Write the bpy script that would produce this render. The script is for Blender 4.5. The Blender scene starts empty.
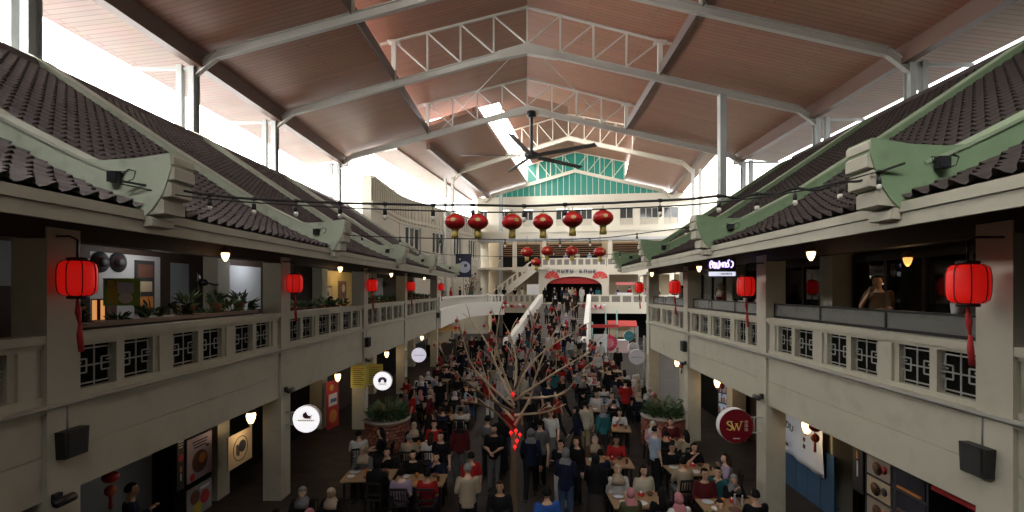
import bpy, bmesh, math, random
import numpy as np
from mathutils import Vector, Matrix, Euler
random.seed(7)
R = random.Random(11)
SC = bpy.context.scene
COL = SC.collection

# ---------------------------------------------------------------- camera, sky, exposure
CAMZ = 5.3
cam_d = bpy.data.cameras.new('camera')
cam_d.sensor_fit = 'HORIZONTAL'; cam_d.sensor_width = 36.0
cam_d.lens = 36.0 * 480 / 1024
cam_d.shift_x = -15 / 1024; cam_d.shift_y = 33 / 1024
cam_d.clip_start = 0.05; cam_d.clip_end = 400
cam = bpy.data.objects.new('camera', cam_d); COL.objects.link(cam)
cam.location = (0, 0, CAMZ); cam.rotation_euler = (math.pi / 2, 0, 0)
SC.camera = cam

world = bpy.data.worlds.new('overcast_sky'); SC.world = world
world.use_nodes = True
wn = world.node_tree; wn.nodes.clear()
w_out = wn.nodes.new('ShaderNodeOutputWorld')
w_bg = wn.nodes.new('ShaderNodeBackground')
w_tc = wn.nodes.new('ShaderNodeTexCoord')
w_sep = wn.nodes.new('ShaderNodeSeparateXYZ')
w_map = wn.nodes.new('ShaderNodeMapRange')          # the overcast is brighter over the street on the left
w_ramp = wn.nodes.new('ShaderNodeMix'); w_ramp.data_type = 'RGBA'
wn.links.new(w_tc.outputs['Generated'], w_sep.inputs[0])
wn.links.new(w_sep.outputs['X'], w_map.inputs['Value'])
w_map.inputs['From Min'].default_value = -0.5; w_map.inputs['From Max'].default_value = 0.7
wn.links.new(w_map.outputs['Result'], w_ramp.inputs[0])
w_ramp.inputs[6].default_value = (1.0, 0.99, 0.96, 1)
w_ramp.inputs[7].default_value = (0.11, 0.115, 0.12, 1)
wn.links.new(w_ramp.outputs[2], w_bg.inputs['Color'])
w_bg.inputs['Strength'].default_value = 16.0
wn.links.new(w_bg.outputs[0], w_out.inputs[0])

SC.view_settings.view_transform = 'Standard'
SC.view_settings.look = 'None'
SC.view_settings.gamma = 1.0
SC.view_settings.use_curve_mapping = False
SC.view_settings.exposure = 0.0

# ---------------------------------------------------------------- materials
MATS = {}
def _n(nt, t, **kw):
    n = nt.nodes.new(t)
    for k, v in kw.items(): setattr(n, k, v)
    return n

def mat(name, col, rough=0.6, var=0.15, scale=4.0, bump=0.0, bscale=None, metal=0.0, emit=None, es=0.0, stain=None, stretch=(1, 1, 1), trans=0.0, coat=0.0, spec=0.5):
    """procedural paint: base colour broken by two noises, optional bump and stains"""
    if name in MATS: return MATS[name]
    m = bpy.data.materials.new(name); m.use_nodes = True
    nt = m.node_tree; b = nt.nodes['Principled BSDF']
    tc = _n(nt, 'ShaderNodeTexCoord'); mp = _n(nt, 'ShaderNodeMapping')
    mp.inputs['Scale'].default_value = stretch
    nt.links.new(tc.outputs['Object'], mp.inputs[0])
    nz = _n(nt, 'ShaderNodeTexNoise'); nz.inputs['Scale'].default_value = scale; nz.inputs['Detail'].default_value = 5
    nt.links.new(mp.outputs[0], nz.inputs['Vector'])
    mx = _n(nt, 'ShaderNodeMix', data_type='RGBA')
    c = tuple(col)
    mx.inputs[6].default_value = (*[max(0, x * (1 - var)) for x in c], 1)
    mx.inputs[7].default_value = (*[min(1, x * (1 + var)) for x in c], 1)
    nt.links.new(nz.outputs['Fac'], mx.inputs[0])
    last = mx.outputs[2]
    if stain:
        n2 = _n(nt, 'ShaderNodeTexNoise'); n2.inputs['Scale'].default_value = stain[1]; n2.inputs['Detail'].default_value = 8
        nt.links.new(mp.outputs[0], n2.inputs['Vector'])
        rp = _n(nt, 'ShaderNodeMapRange'); rp.inputs['From Min'].default_value = 0.52; rp.inputs['From Max'].default_value = 0.75
        rp.inputs['To Max'].default_value = stain[2]
        nt.links.new(n2.outputs['Fac'], rp.inputs['Value'])
        m2 = _n(nt, 'ShaderNodeMix', data_type='RGBA')
        nt.links.new(rp.outputs[0], m2.inputs[0]); nt.links.new(last, m2.inputs[6])
        m2.inputs[7].default_value = (*stain[0], 1)
        last = m2.outputs[2]
    nt.links.new(last, b.inputs['Base Color'])
    b.inputs['Roughness'].default_value = rough; b.inputs['Metallic'].default_value = metal
    b.inputs['Specular IOR Level'].default_value = spec
    if coat: b.inputs['Coat Weight'].default_value = coat
    if trans: b.inputs['Transmission Weight'].default_value = trans
    if bump:
        n3 = _n(nt, 'ShaderNodeTexNoise'); n3.inputs['Scale'].default_value = bscale or scale * 6
        nt.links.new(mp.outputs[0], n3.inputs['Vector'])
        bp = _n(nt, 'ShaderNodeBump'); bp.inputs['Strength'].default_value = bump; bp.inputs['Distance'].default_value = 0.02
        nt.links.new(n3.outputs['Fac'], bp.inputs['Height']); nt.links.new(bp.outputs[0], b.inputs['Normal'])
    if es:
        b.inputs['Emission Color'].default_value = (*(emit or col), 1); b.inputs['Emission Strength'].default_value = es
    MATS[name] = m
    return m

def plank_mat(name, col, gap, width, axis='Y', rough=0.45, var=0.1, offs=2.4):
    """boards side by side along one axis (brick texture with dark joints)"""
    m = bpy.data.materials.new(name); m.use_nodes = True
    nt = m.node_tree; b = nt.nodes['Principled BSDF']
    tc = _n(nt, 'ShaderNodeTexCoord'); mp = _n(nt, 'ShaderNodeMapping')
    if axis == 'Y': mp.inputs['Rotation'].default_value = (0, 0, 0)
    elif axis == 'X': mp.inputs['Rotation'].default_value = (0, 0, math.pi / 2)
    elif axis == 'Z': mp.inputs['Rotation'].default_value = (math.pi / 2, 0, math.pi / 2)
    nt.links.new(tc.outputs['Object'], mp.inputs[0])
    br = _n(nt, 'ShaderNodeTexBrick')
    br.inputs['Scale'].default_value = 1.0
    br.inputs['Brick Width'].default_value = offs; br.inputs['Row Height'].default_value = width
    br.inputs['Mortar Size'].default_value = gap
    br.inputs['Color1'].default_value = (*[x * (1 - var) for x in col], 1)
    br.inputs['Color2'].default_value = (*[min(1, x * (1 + var)) for x in col], 1)
    br.inputs['Mortar'].default_value = (*[x * .45 for x in col], 1)
    nt.links.new(mp.outputs[0], br.inputs['Vector'])
    nz = _n(nt, 'ShaderNodeTexNoise'); nz.inputs['Scale'].default_value = 1.2
    nt.links.new(mp.outputs[0], nz.inputs['Vector'])
    hs = _n(nt, 'ShaderNodeMix', data_type='RGBA', blend_type='MULTIPLY'); hs.inputs[0].default_value = 0.25
    nt.links.new(br.outputs['Color'], hs.inputs[6]); nt.links.new(nz.outputs['Color'], hs.inputs[7])
    nt.links.new(hs.outputs[2], b.inputs['Base Color'])
    bp = _n(nt, 'ShaderNodeBump'); bp.inputs['Strength'].default_value = 0.35; bp.inputs['Distance'].default_value = 0.01; bp.invert = True
    nt.links.new(br.outputs['Fac'], bp.inputs['Height']); nt.links.new(bp.outputs[0], b.inputs['Normal'])
    b.inputs['Roughness'].default_value = rough
    MATS[name] = m
    return m

def glass_mat(name, tint=(0.85, 0.9, 0.9), alpha=0.25, rough=0.03, milkiness=0.0):
    m = bpy.data.materials.new(name); m.use_nodes = True
    nt = m.node_tree; nt.nodes.clear()
    o = _n(nt, 'ShaderNodeOutputMaterial'); t = _n(nt, 'ShaderNodeBsdfTransparent'); g = _n(nt, 'ShaderNodeBsdfGlossy')
    t.inputs[0].default_value = (*tint, 1); g.inputs['Roughness'].default_value = rough
    mx = _n(nt, 'ShaderNodeMixShader'); fr = _n(nt, 'ShaderNodeFresnel'); fr.inputs['IOR'].default_value = 1.45
    ad = _n(nt, 'ShaderNodeMath', operation='ADD'); ad.inputs[1].default_value = alpha * 0.2
    nt.links.new(fr.outputs[0], ad.inputs[0])
    nt.links.new(ad.outputs[0], mx.inputs[0]); nt.links.new(t.outputs[0], mx.inputs[1]); nt.links.new(g.outputs[0], mx.inputs[2])
    last = mx.outputs[0]
    if milkiness:
        df = _n(nt, 'ShaderNodeBsdfDiffuse'); df.inputs[0].default_value = (.55, .55, .52, 1)  # plain whitish diffuse mixed into the glass
        m2 = _n(nt, 'ShaderNodeMixShader'); m2.inputs[0].default_value = milkiness
        nt.links.new(last, m2.inputs[1]); nt.links.new(df.outputs[0], m2.inputs[2]); last = m2.outputs[0]
    nt.links.new(last, o.inputs[0])
    MATS[name] = m
    return m

def green_glass():
    m = bpy.data.materials.new('green_glazing'); m.use_nodes = True
    nt = m.node_tree; nt.nodes.clear()
    o = _n(nt, 'ShaderNodeOutputMaterial'); t = _n(nt, 'ShaderNodeBsdfTranslucent'); g = _n(nt, 'ShaderNodeBsdfPrincipled')
    t.inputs[0].default_value = (0.085, 0.23, 0.195, 1)
    g.inputs['Base Color'].default_value = (0.06, 0.30, 0.25, 1); g.inputs['Roughness'].default_value = 0.2
    mx = _n(nt, 'ShaderNodeMixShader'); mx.inputs[0].default_value = 0.3
    nt.links.new(t.outputs[0], mx.inputs[1]); nt.links.new(g.outputs[0], mx.inputs[2]); nt.links.new(mx.outputs[0], o.inputs[0])
    MATS['green_glazing'] = m
    return m

CREAM = mat('cream_paint', (0.45, 0.425, 0.335), 0.7, 0.07, 1.2, 0.08, 30, stain=((0.27, 0.26, 0.19), 2.5, 0.35))
CREAM2 = mat('pale_cream_paint', (0.62, 0.575, 0.475), 0.65, 0.05, 1.5)
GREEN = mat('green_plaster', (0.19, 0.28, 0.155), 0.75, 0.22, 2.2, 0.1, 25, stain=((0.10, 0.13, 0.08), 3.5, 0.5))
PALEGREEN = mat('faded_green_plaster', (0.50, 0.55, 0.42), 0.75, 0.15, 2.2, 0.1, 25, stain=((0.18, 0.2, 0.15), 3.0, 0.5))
TILELIGHT = mat('lighter_clay_tile', (0.13, 0.11, 0.107), 0.5, 0.4, 9.0, 0.15, 40, stain=((0.05, 0.042, 0.04), 2.0, 0.6))  # lighter tile colour used on the left roof
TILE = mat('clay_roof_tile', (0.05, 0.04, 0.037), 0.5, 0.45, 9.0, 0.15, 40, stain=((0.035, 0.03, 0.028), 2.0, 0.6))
CEIL = plank_mat('brown_ceiling_board', (0.37, 0.18, 0.118), 0.012, 0.24, 'Y', 0.4, 0.08, 6.0)
SOFFIT = plank_mat('daylit_soffit_board', (0.48, 0.36, 0.31), 0.012, 0.24, 'Y', 0.5, 0.05, 6.0)  # ceiling board made paler, outdoor light put into its colour
FASCIA = plank_mat('brown_fascia_board', (0.14, 0.075, 0.053), 0.012, 0.22, 'Z', 0.45, 0.08, 6.0)
STEEL = mat('white_painted_steel', (0.47, 0.455, 0.41), 0.45, 0.06, 2.0)
GREYSTEEL = mat('grey_painted_steel', (0.36, 0.375, 0.36), 0.45, 0.08, 2.0)
DWOOD = mat('dark_timber', (0.04, 0.026, 0.019), 0.6, 0.35, 5.0, stretch=(1, 1, 6), spec=0.2)
BWOOD = mat('brown_timber', (0.16, 0.085, 0.045), 0.5, 0.3, 5.0, stretch=(1, 1, 6))
BLACK = mat('black_plastic', (0.012, 0.012, 0.013), 0.45, 0.2, 8.0)
BLACKMETAL = mat('black_metal', (0.02, 0.02, 0.02), 0.4, 0.2, 8.0, metal=0.6)
LATTICE = mat('grey_lattice_paint', (0.30, 0.30, 0.27), 0.5, 0.1, 6)
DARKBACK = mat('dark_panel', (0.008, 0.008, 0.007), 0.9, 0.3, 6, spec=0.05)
FLOORM = None
REDL = mat('lit_red_lantern_silk', (0.7, 0.015, 0.01), 0.5, 0.12, 14.0, emit=(1.0, 0.012, 0.008), es=0.30)
REDR = mat('red_lantern_rib', (0.06, 0.003, 0.003), 0.6, 0.1)
REDD = mat('red_lantern_silk', (0.48, 0.012, 0.012), 0.4, 0.15, 10.0)
RED = mat('red_cloth', (0.42, 0.02, 0.02), 0.7, 0.15, 10.0)
GOLD = mat('gold_fringe', (0.42, 0.30, 0.06), 0.5, 0.25, 20.0, stretch=(4, 4, .4))
WARM = mat('lit_warm_glass', (1.0, 0.75, 0.4), 0.3, 0.02, emit=(1.0, 0.66, 0.30), es=4.0)
WHITEGLOW = mat('lit_white_acrylic', (0.9, 0.9, 0.9), 0.4, 0.02, emit=(1.0, 0.98, 1.0), es=0.85)
LILACGLOW = mat('lit_lilac_acrylic', (0.8, 0.78, 0.9), 0.4, 0.02, emit=(0.85, 0.82, 1.0), es=0.55)
GLASS = glass_mat('clear_glass')
MILKY = glass_mat('milky_screen_glass', (.9, .92, .91), .25, .05, .16)
BULBGLASS = mat('frosted_bulb_glass', (0.75, 0.72, 0.65), 0.15, 0.05)
# ---------------------------------------------------------------- mesh helpers
class MB:
    def __init__(s): s.v = []; s.f = []; s.m = []; s.sm = []
    def add(s, verts, faces, mi=0, smooth=False):
        o = len(s.v)
        s.v.extend([tuple(p) for p in verts])
        for f in faces:
            s.f.append(tuple(i + o for i in f)); s.m.append(mi); s.sm.append(smooth)
        return s
    def box(s, x0, x1, y0, y1, z0, z1, mi=0):
        return s.add([(x0, y0, z0), (x1, y0, z0), (x1, y1, z0), (x0, y1, z0), (x0, y0, z1), (x1, y0, z1), (x1, y1, z1), (x0, y1, z1)],
                     [(0, 3, 2, 1), (4, 5, 6, 7), (0, 1, 5, 4), (1, 2, 6, 5), (2, 3, 7, 6), (3, 0, 4, 7)], mi)
    def obox(s, c, sx, sy, sz, rot, mi=0):
        """box of size sx, sy, sz about c turned by a 3x3 matrix"""
        vs = []
        for z in (-1, 1):
            for x, y in ((-1, -1), (1, -1), (1, 1), (-1, 1)):
                vs.append(Vector(c) + rot @ Vector((x * sx / 2, y * sy / 2, z * sz / 2)))
        return s.add(vs, [(0, 3, 2, 1), (4, 5, 6, 7), (0, 1, 5, 4), (1, 2, 6, 5), (2, 3, 7, 6), (3, 0, 4, 7)], mi)
    def bar(s, p0, p1, w, h, up=(0, 0, 1), mi=0):
        p0 = Vector(p0); p1 = Vector(p1); d = (p1 - p0); L = d.length
        if L < 1e-6: return s
        d /= L; side = d.cross(Vector(up))
        if side.length < 1e-4: side = d.cross(Vector((1, 0, 0)))
        side.normalize(); u = side.cross(d)
        rot = Matrix((d, side, u)).transposed()
        return s.obox((p0 + p1) / 2, L, w, h, rot, mi)
    def tube(s, pts, r, n=8, cap=True, mi=0, smooth=True, sq=None):
        pts = [Vector(p) for p in pts]
        if not isinstance(r, (list, tuple)): r = [r] * len(pts)
        prev = None; rings = []
        vs = []; fs = []
        for i, p in enumerate(pts):
            a = pts[max(0, i - 1)]; b = pts[min(len(pts) - 1, i + 1)]
            t = (b - a)
            t = t.normalized() if t.length > 1e-9 else Vector((0, 0, 1))
            if prev is None:
                x = t.cross(Vector((0, 0, 1)))
                if x.length < 1e-3: x = Vector((1, 0, 0))
                x.normalize()
            else:
                x = prev - t * prev.dot(t)
                if x.length < 1e-4: x = t.cross(Vector((0, 1, 0)))
                x.normalize()
            y = t.cross(x); prev = x
            for k in range(n):
                a_ = 2 * math.pi * k / n
                vs.append(p + (x * math.cos(a_) + y * math.sin(a_)) * r[i])
        for i in range(len(pts) - 1):
            for k in range(n):
                k2 = (k + 1) % n
                fs.append((i * n + k, i * n + k2, (i + 1) * n + k2, (i + 1) * n + k))
        s.add(vs, fs, mi, smooth)
        if cap:
            o = len(s.v) - len(vs)
            s.f.append(tuple(o + k for k in reversed(range(n)))); s.m.append(mi); s.sm.append(False)
            s.f.append(tuple(o + (len(pts) - 1) * n + k for k in range(n))); s.m.append(mi); s.sm.append(False)
        return s
    def lathe(s, prof, c=(0, 0, 0), n=16, mi=0, smooth=True, axis='z', sx=1.0, sy=1.0):
        """profile [(r, z)] turned about an axis through c"""
        vs = []; fs = []
        for r, z in prof:
            for k in range(n):
                a = 2 * math.pi * k / n
                p = (r * math.cos(a) * sx, r * math.sin(a) * sy, z)
                if axis == 'y': p = (p[0], z, p[1])
                if axis == 'x': p = (z, p[0], p[1])
                vs.append((c[0] + p[0], c[1] + p[1], c[2] + p[2]))
        for i in range(len(prof) - 1):
            for k in range(n):
                k2 = (k + 1) % n
                fs.append((i * n + k, i * n + k2, (i + 1) * n + k2, (i + 1) * n + k))
        fs.append(tuple(reversed(range(n)))); fs.append(tuple((len(prof) - 1) * n + k for k in range(n)))
        return s.add(vs, fs, mi, smooth)
    def prism(s, poly, fn, d0, d1, mi=0):
        """2-D outline swept from d0 to d1; fn(a, b, d) gives the point"""
        n = len(poly)
        vs = [fn(a, b, d0) for a, b in poly] + [fn(a, b, d1) for a, b in poly]
        fs = [tuple(range(n)), tuple(reversed(range(n, 2 * n)))]
        for i in range(n):
            j = (i + 1) % n
            fs.append((i, i + n, j + n, j))
        return s.add(vs, fs, mi)
    def ball(s, c, r, n=10, m=6, mi=0, sx=1, sy=1, sz=1):
        prof = []
        for i in range(m + 1):
            a = -math.pi / 2 + math.pi * i / m
            prof.append((max(1e-4, r * math.cos(a)), r * math.sin(a) * sz))
        return s.lathe(prof, c, n, mi, True, 'z', sx, sy)
    def quad(s, a, b, c, d, mi=0): return s.add([a, b, c, d], [(0, 1, 2, 3)], mi)
    def build(s, name, mats, parent=None, loc=None, rotz=None):
        me = bpy.data.meshes.new(name)
        me.from_pydata([tuple(p) for p in s.v], [], s.f)
        if not isinstance(mats, (list, tuple)): mats = [mats]
        for m in mats: me.materials.append(m)
        if len(mats) > 1: me.polygons.foreach_set('material_index', s.m)
        if any(s.sm): me.polygons.foreach_set('use_smooth', s.sm)
        bm = bmesh.new(); bm.from_mesh(me); bmesh.ops.recalc_face_normals(bm, faces=bm.faces); bm.to_mesh(me); bm.free()
        me.update()
        o = bpy.data.objects.new(name, me); COL.objects.link(o)
        if parent is not None: o.parent = parent
        if loc is not None: o.location = loc
        if rotz is not None: o.rotation_euler = (0, 0, rotz)
        return o

def tag(o, label, cat, group=None, kind=None):
    if label: o['label'] = label
    if cat: o['category'] = cat
    if group: o['group'] = group
    if kind: o['kind'] = kind
    return o
def thing(name, label, cat, loc=(0, 0, 0), rotz=0.0, group=None):
    o = bpy.data.objects.new(name, None); COL.objects.link(o)
    o.empty_display_size = 0.1
    o.location = loc; o.rotation_euler = (0, 0, rotz)
    return tag(o, label, cat, group)
def struct(o, label=None):
    o['kind'] = 'structure'
    if label: o['label'] = label
    return o
KIDS = {}
def kids(o):
    return list(o.children)
def proto_tree(o):
    """remember the children of a prototype so copies are quick"""
    ch = kids(o)
    KIDS[o.name] = [(c, [g for g in kids(c)]) for c in ch]
    return o
def dup(o, loc, rotz=0.0, label=None, group=None, scale=None):
    r = o.copy(); COL.objects.link(r); r.location = loc; r.rotation_euler = (0, 0, rotz)
    if scale: r.scale = (scale,) * 3
    if label: r['label'] = label
    if group: r['group'] = group
    out = {}
    for c, gs in KIDS.get(o.name, []):
        d = c.copy(); COL.objects.link(d); d.parent = r
        out.setdefault(c.name.split('.')[0], []).append(d)
        for g in gs:
            e = g.copy(); COL.objects.link(e); e.parent = d
            out.setdefault(g.name.split('.')[0], []).append(e)
    return r, out
def setmat(o, m, slot=0):
    s = o.material_slots[slot]; s.link = 'OBJECT'; s.material = m

def px(x, y, Y):
    """the point at depth Y that the photograph shows at pixel x, y"""
    return Vector(((x - 527) * Y / 480, Y, CAMZ - (y - 289) * Y / 480))
def lamp(name, loc, power, color=(1, 0.8, 0.55), size=0.08):
    l = bpy.data.lights.new(name, 'POINT'); l.energy = power; l.color = color; l.shadow_soft_size = size
    o = bpy.data.objects.new(name, l); COL.objects.link(o); o.location = loc
    return o
FONT_CACHE = {}
def text_obj(name, s, size, m, parent, M4, depth=0.01, bold=False, align='CENTER'):
    """lettering as a mesh, placed by a 4x4 matrix"""
    cu = bpy.data.curves.new(name, 'FONT'); cu.body = s; cu.size = size; cu.extrude = depth / 2
    cu.align_x = align; cu.align_y = 'CENTER'; cu.resolution_u = 3
    if bold: cu.offset = size * 0.02
    t = bpy.data.objects.new('tmp_text', cu); COL.objects.link(t)
    bpy.context.view_layer.update()
    dg = bpy.context.evaluated_depsgraph_get()
    me = bpy.data.meshes.new_from_object(t.evaluated_get(dg))
    bpy.data.objects.remove(t); bpy.data.curves.remove(cu)
    me.transform(M4); me.materials.clear(); me.materials.append(m)
    o = bpy.data.objects.new(name, me); COL.objects.link(o); o.parent = parent
    return o
def frame(o, x, y, z=None):
    """4x4 with origin o, axes x, y"""
    x = Vector(x).normalized(); y = Vector(y).normalized(); z = x.cross(y)
    M = Matrix.Identity(4)
    for i in range(3):
        M[i][0] = x[i]; M[i][1] = y[i]; M[i][2] = z[i]; M[i][3] = o[i]
    return M
# ---------------------------------------------------------------- dimensions (metres), from the photograph's vanishing lines
XL, XR = -6.15, 5.60                      # faces of the two arcades
COLL = [0.40, 6.38, 12.24, 18.35, 24.45, 33.0]      # column centres, one side
COLR = [0.20, 5.76, 11.48, 16.96, 22.26]            # and the other
CW = 0.46
FL1 = 3.75                                # first floor
BEAM0 = 2.57
CEIL1 = 6.25
EAVE_L, EAVE_R = -4.95, 4.35
RIDGE = 12.4

def slope_z(d):
    """height of the tiles at distance d behind the eave: a swept-up curve"""
    pts = [(0, 6.32), (0.5, 6.50), (1.0, 6.73), (2.0, 7.27), (3.4, 8.22), (5.5, 9.63), (7.55, 11.0), (8.5, 11.6)]
    for (a, za), (b, zb) in zip(pts, pts[1:]):
        if d <= b: return za + (zb - za) * (d - a) / (b - a)
    return pts[-1][1]

# ground
PAVE = plank_mat('dark_court_paving', (0.042, 0.035, 0.031), 0.006, 0.3, 'Y', 0.55, 0.25, 0.6)
PAVE.node_tree.nodes['Principled BSDF'].inputs['Specular IOR Level'].default_value = 0.15
struct(MB().box(-40, 60, -8, 90, -0.3, 0.0).build('floor', PAVE))

# ---- tiled roofs, one bay each
def tile_roof(name, y0, y1, side, eave):
    ncol = max(4, int(round((y1 - y0) / 0.235))); per = 6; W = (y1 - y0) / ncol
    dmax = abs(RIDGE) - abs(eave)
    # rows along the slope
    ds = [0.0]; 
    while ds[-1] < dmax:
        d = ds[-1]; sl = (slope_z(d + .05) - slope_z(d)) / .05
        ds.append(d + 0.27 / math.sqrt(1 + sl * sl))
    ds[-1] = dmax
    prof = [(0.0, 0.0), (0.10, 0.038), (0.26, 0.070), (0.42, 0.038), (0.52, 0.0), (0.76, -0.02)]
    ys = []; hs = []
    for c in range(ncol):
        for t, h in prof: ys.append(y0 + (c + t) * W); hs.append(h)
    ys.append(y1); hs.append(0.0)
    ys = np.array(ys); hs = np.array(hs); n = len(ys)
    vs = []; rows = 0
    rr = random.Random(int(y0 * 10) + (3 if side > 0 else 0))
    for i in range(len(ds) - 1):
        for k, d in enumerate((ds[i], ds[i + 1])):
            lift = 0.045 if k == 0 else 0.004
            z = slope_z(d) + hs + lift
            x = np.full(n, side * (abs(eave) + d))
            # the lower edge of each tile is rounded: rolls reach a little further down
            if k == 0: x = x - side * (hs * 0.8); z = z - np.abs(hs) * 0.2
            vs.append(np.stack([x, ys, z], 1)); rows += 1
    V = np.concatenate(vs)
    fs = []
    for r in range(rows - 1):
        for k in range(n - 1):
            a = r * n + k
            fs.append((a, a + 1, a + n + 1, a + n))
    mb = MB(); mb.v = [tuple(p) for p in V]; mb.f = fs; mb.m = [0] * len(fs); mb.sm = [False] * len(fs)
    # front lip, ridge cap and the plain far slope
    xr = side * RIDGE; zr = slope_z(dmax)
    cap = [(xr - .18 * 1, zr - .02), (xr - .12, zr + .14), (xr, zr + .2), (xr + .12, zr + .14), (xr + .18, zr - .02)]
    mb.prism(cap, lambda a, b, d: (a, d, b), y0, y1)
    mb.prism([(xr, zr), (xr + side * 5, zr - 3.2), (xr + side * 5, zr - 3.3), (xr, zr - .15)], lambda a, b, d: (a, d, b), y0, y1)
    deck = [(side * (abs(eave) + d), slope_z(d) - .04) for d in ds[::3] + [dmax]] + [(side * (abs(eave) + d), slope_z(d) - .14) for d in (ds[::3] + [dmax])[::-1]]
    mb.prism(deck, lambda a, b, d: (a, d, b), y0, y1)
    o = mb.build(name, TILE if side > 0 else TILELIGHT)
    return struct(o)

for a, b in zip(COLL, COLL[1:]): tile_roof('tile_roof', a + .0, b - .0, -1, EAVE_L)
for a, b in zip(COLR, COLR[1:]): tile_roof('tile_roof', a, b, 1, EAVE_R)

# ---- party-wall parapets with the swept-up ends
ORD = ['first', 'second', 'third', 'fourth', 'fifth', 'sixth']
def parapet(y, side, eave, label):
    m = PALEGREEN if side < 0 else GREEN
    t = thing('party_wall_parapet', label, 'parapet', (side * abs(eave), y, 6.3))
    w = 0.2
    fx = lambda d: side * d
    ds = [0.25 + i * 0.45 for i in range(18)]
    top = [(d, slope_z(d) - 6.3 + 0.34 - .12 * min(1, max(0, (d - 1.2) / 3))) for d in ds if d < 7.3]
    top.append((7.4, slope_z(7.4) - 6.3 + 0.22)); top.append((7.75, slope_z(7.5) - 6.3 + .30))
    bot = [(d, slope_z(d) - 6.3 - 0.15) for d in ds if d < 7.5] + [(7.75, slope_z(7.6) - 6.3 - .2)]
    for (a, za), (b, zb), (c_, zc), (e_, ze) in zip(top, top[1:], bot, bot[1:]):
        pass
    mb = MB(); poly = top + bot[::-1]
    mb.prism(poly, lambda a, b, d: (fx(a), d, b), -w, w)
    mb.build('parapet_band', m, t)
    cp = MB()
    for (a, za), (b, zb) in zip(top, top[1:]):
        cp.bar((fx(a), 0, za + .01), (fx(b), 0, zb + .01), 2 * w + .05, 0.04)
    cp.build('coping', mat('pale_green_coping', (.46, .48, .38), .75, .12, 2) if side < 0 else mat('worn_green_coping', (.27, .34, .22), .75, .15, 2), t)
    # the flared end over the eave
    e = MB()
    head = [(1.35, 0.80), (0.95, 0.69), (0.5, 0.66), (0.1, 0.68), (-0.36, 0.75), (-0.37, 0.56), (-0.33, 0.42), (-0.26, 0.22), (-0.14, 0.04), (0.0, -0.10), (0.10, -0.18), (0.2, -0.22), (0.30, -0.08), (0.55, 0.08), (0.9, 0.25), (1.35, 0.42)]
    e.prism(head, lambda a, b, d: (fx(a), d, b), -w - .01, w + .01)
    e.build('flared_end', m, t)
    s = MB()
    steps = [(-0.395, 0.60, -0.30, 0.735), (-0.405, 0.40, -0.28, 0.585), (-0.37, 0.18, -0.20, 0.385), (-0.27, -0.04, -0.06, 0.165), (-0.12, -0.20, 0.10, -0.055)]
    for i, (a, za, b, zb) in enumerate(steps):
        s.prism([(a, za + .02), (b, za), (b, zb), (a + .03, zb), (a, zb - .03)], lambda p, q, d: (fx(p), d, q), -w + .01, w - .01)
    s.build('stepped_moulding', CREAM, t)
    return t
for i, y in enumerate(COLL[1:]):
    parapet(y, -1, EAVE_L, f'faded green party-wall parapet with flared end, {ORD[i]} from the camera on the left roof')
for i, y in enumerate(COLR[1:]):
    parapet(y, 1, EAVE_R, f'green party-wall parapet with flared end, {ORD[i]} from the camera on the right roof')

# ---- eaves board, soffit, corridor ceiling, upper floor slab, fascia beams, columns
BEAMTOP = 3.80
def arcade(cols, X, side, eave, inner, tagname):
    sx = side
    def bx(mb, a, b, *r): mb.box(min(a, b), max(a, b), *r)
    for k, (a, b) in enumerate(zip(cols, cols[1:])):
        mb = MB(); bx(mb, eave, eave + sx * .05, a, b, 6.03, 6.20); bx(mb, eave - sx * .03, eave + sx * .03, a, b, 6.19, 6.31)
        struct(mb.build('eaves_trim', CREAM))
        # beam with its two shallow bands
        y0, y1 = a + CW / 2, b - CW / 2
        mb = MB()
        bx(mb, X + sx * .06, X + sx * .36, y0, y1, BEAM0, 3.13); bx(mb, X + sx * .075, X + sx * .36, y0, y1, 3.13, 3.15)
        bx(mb, X + sx * .06, X + sx * .36, y0, y1, 3.15, BEAMTOP - .04)
        struct(mb.build('beam', CREAM))
        mb = MB(); bx(mb, X - sx * .03, X + sx * .30, y0, y1, BEAMTOP - .06, BEAMTOP); bx(mb, X + sx * .01, X + sx * .30, y0, y1, BEAMTOP - .11, BEAMTOP - .06)
        struct(mb.build('ledge_moulding', CREAM))
        # rafters under the eave
        mb = MB(); bx(mb, eave + sx * .05, inner + sx * .2, a, b, CEIL1 - .02, CEIL1 + .05)
        struct(mb.build('ceiling', DWOOD))
        mb = MB(); bx(mb, X + sx * .02, X + sx * .3, a, b, 5.95, CEIL1)
        struct(mb.build('beam', DWOOD))
        mb = MB(); bx(mb, X + sx * .3, X + sx * 9, a, b, 3.5, FL1)
        struct(mb.build('floor', mat('arcade_floor', (0.11, 0.09, 0.075), 0.5, 0.2, 2)))
    for y in cols:
        mb = MB()
        bx(mb, X, X + sx * CW, y - CW / 2, y + CW / 2, 0, 6.1)
        bx(mb, X - sx * .025, X + sx * (CW + .025), y - CW / 2 - .025, y + CW / 2 + .025, BEAMTOP - .06, BEAMTOP)
        struct(mb.build('column', CREAM))
        mb = MB(); bx(mb, inner - sx * .02, inner + sx * .46, y - .24, y + .24, 0, CEIL1)
        struct(mb.build('pillar', CREAM))
arcade(COLL, XL, -1, EAVE_L, -7.75, 'left')
arcade(COLR, XR, 1, EAVE_R, 7.17, 'right')
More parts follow.
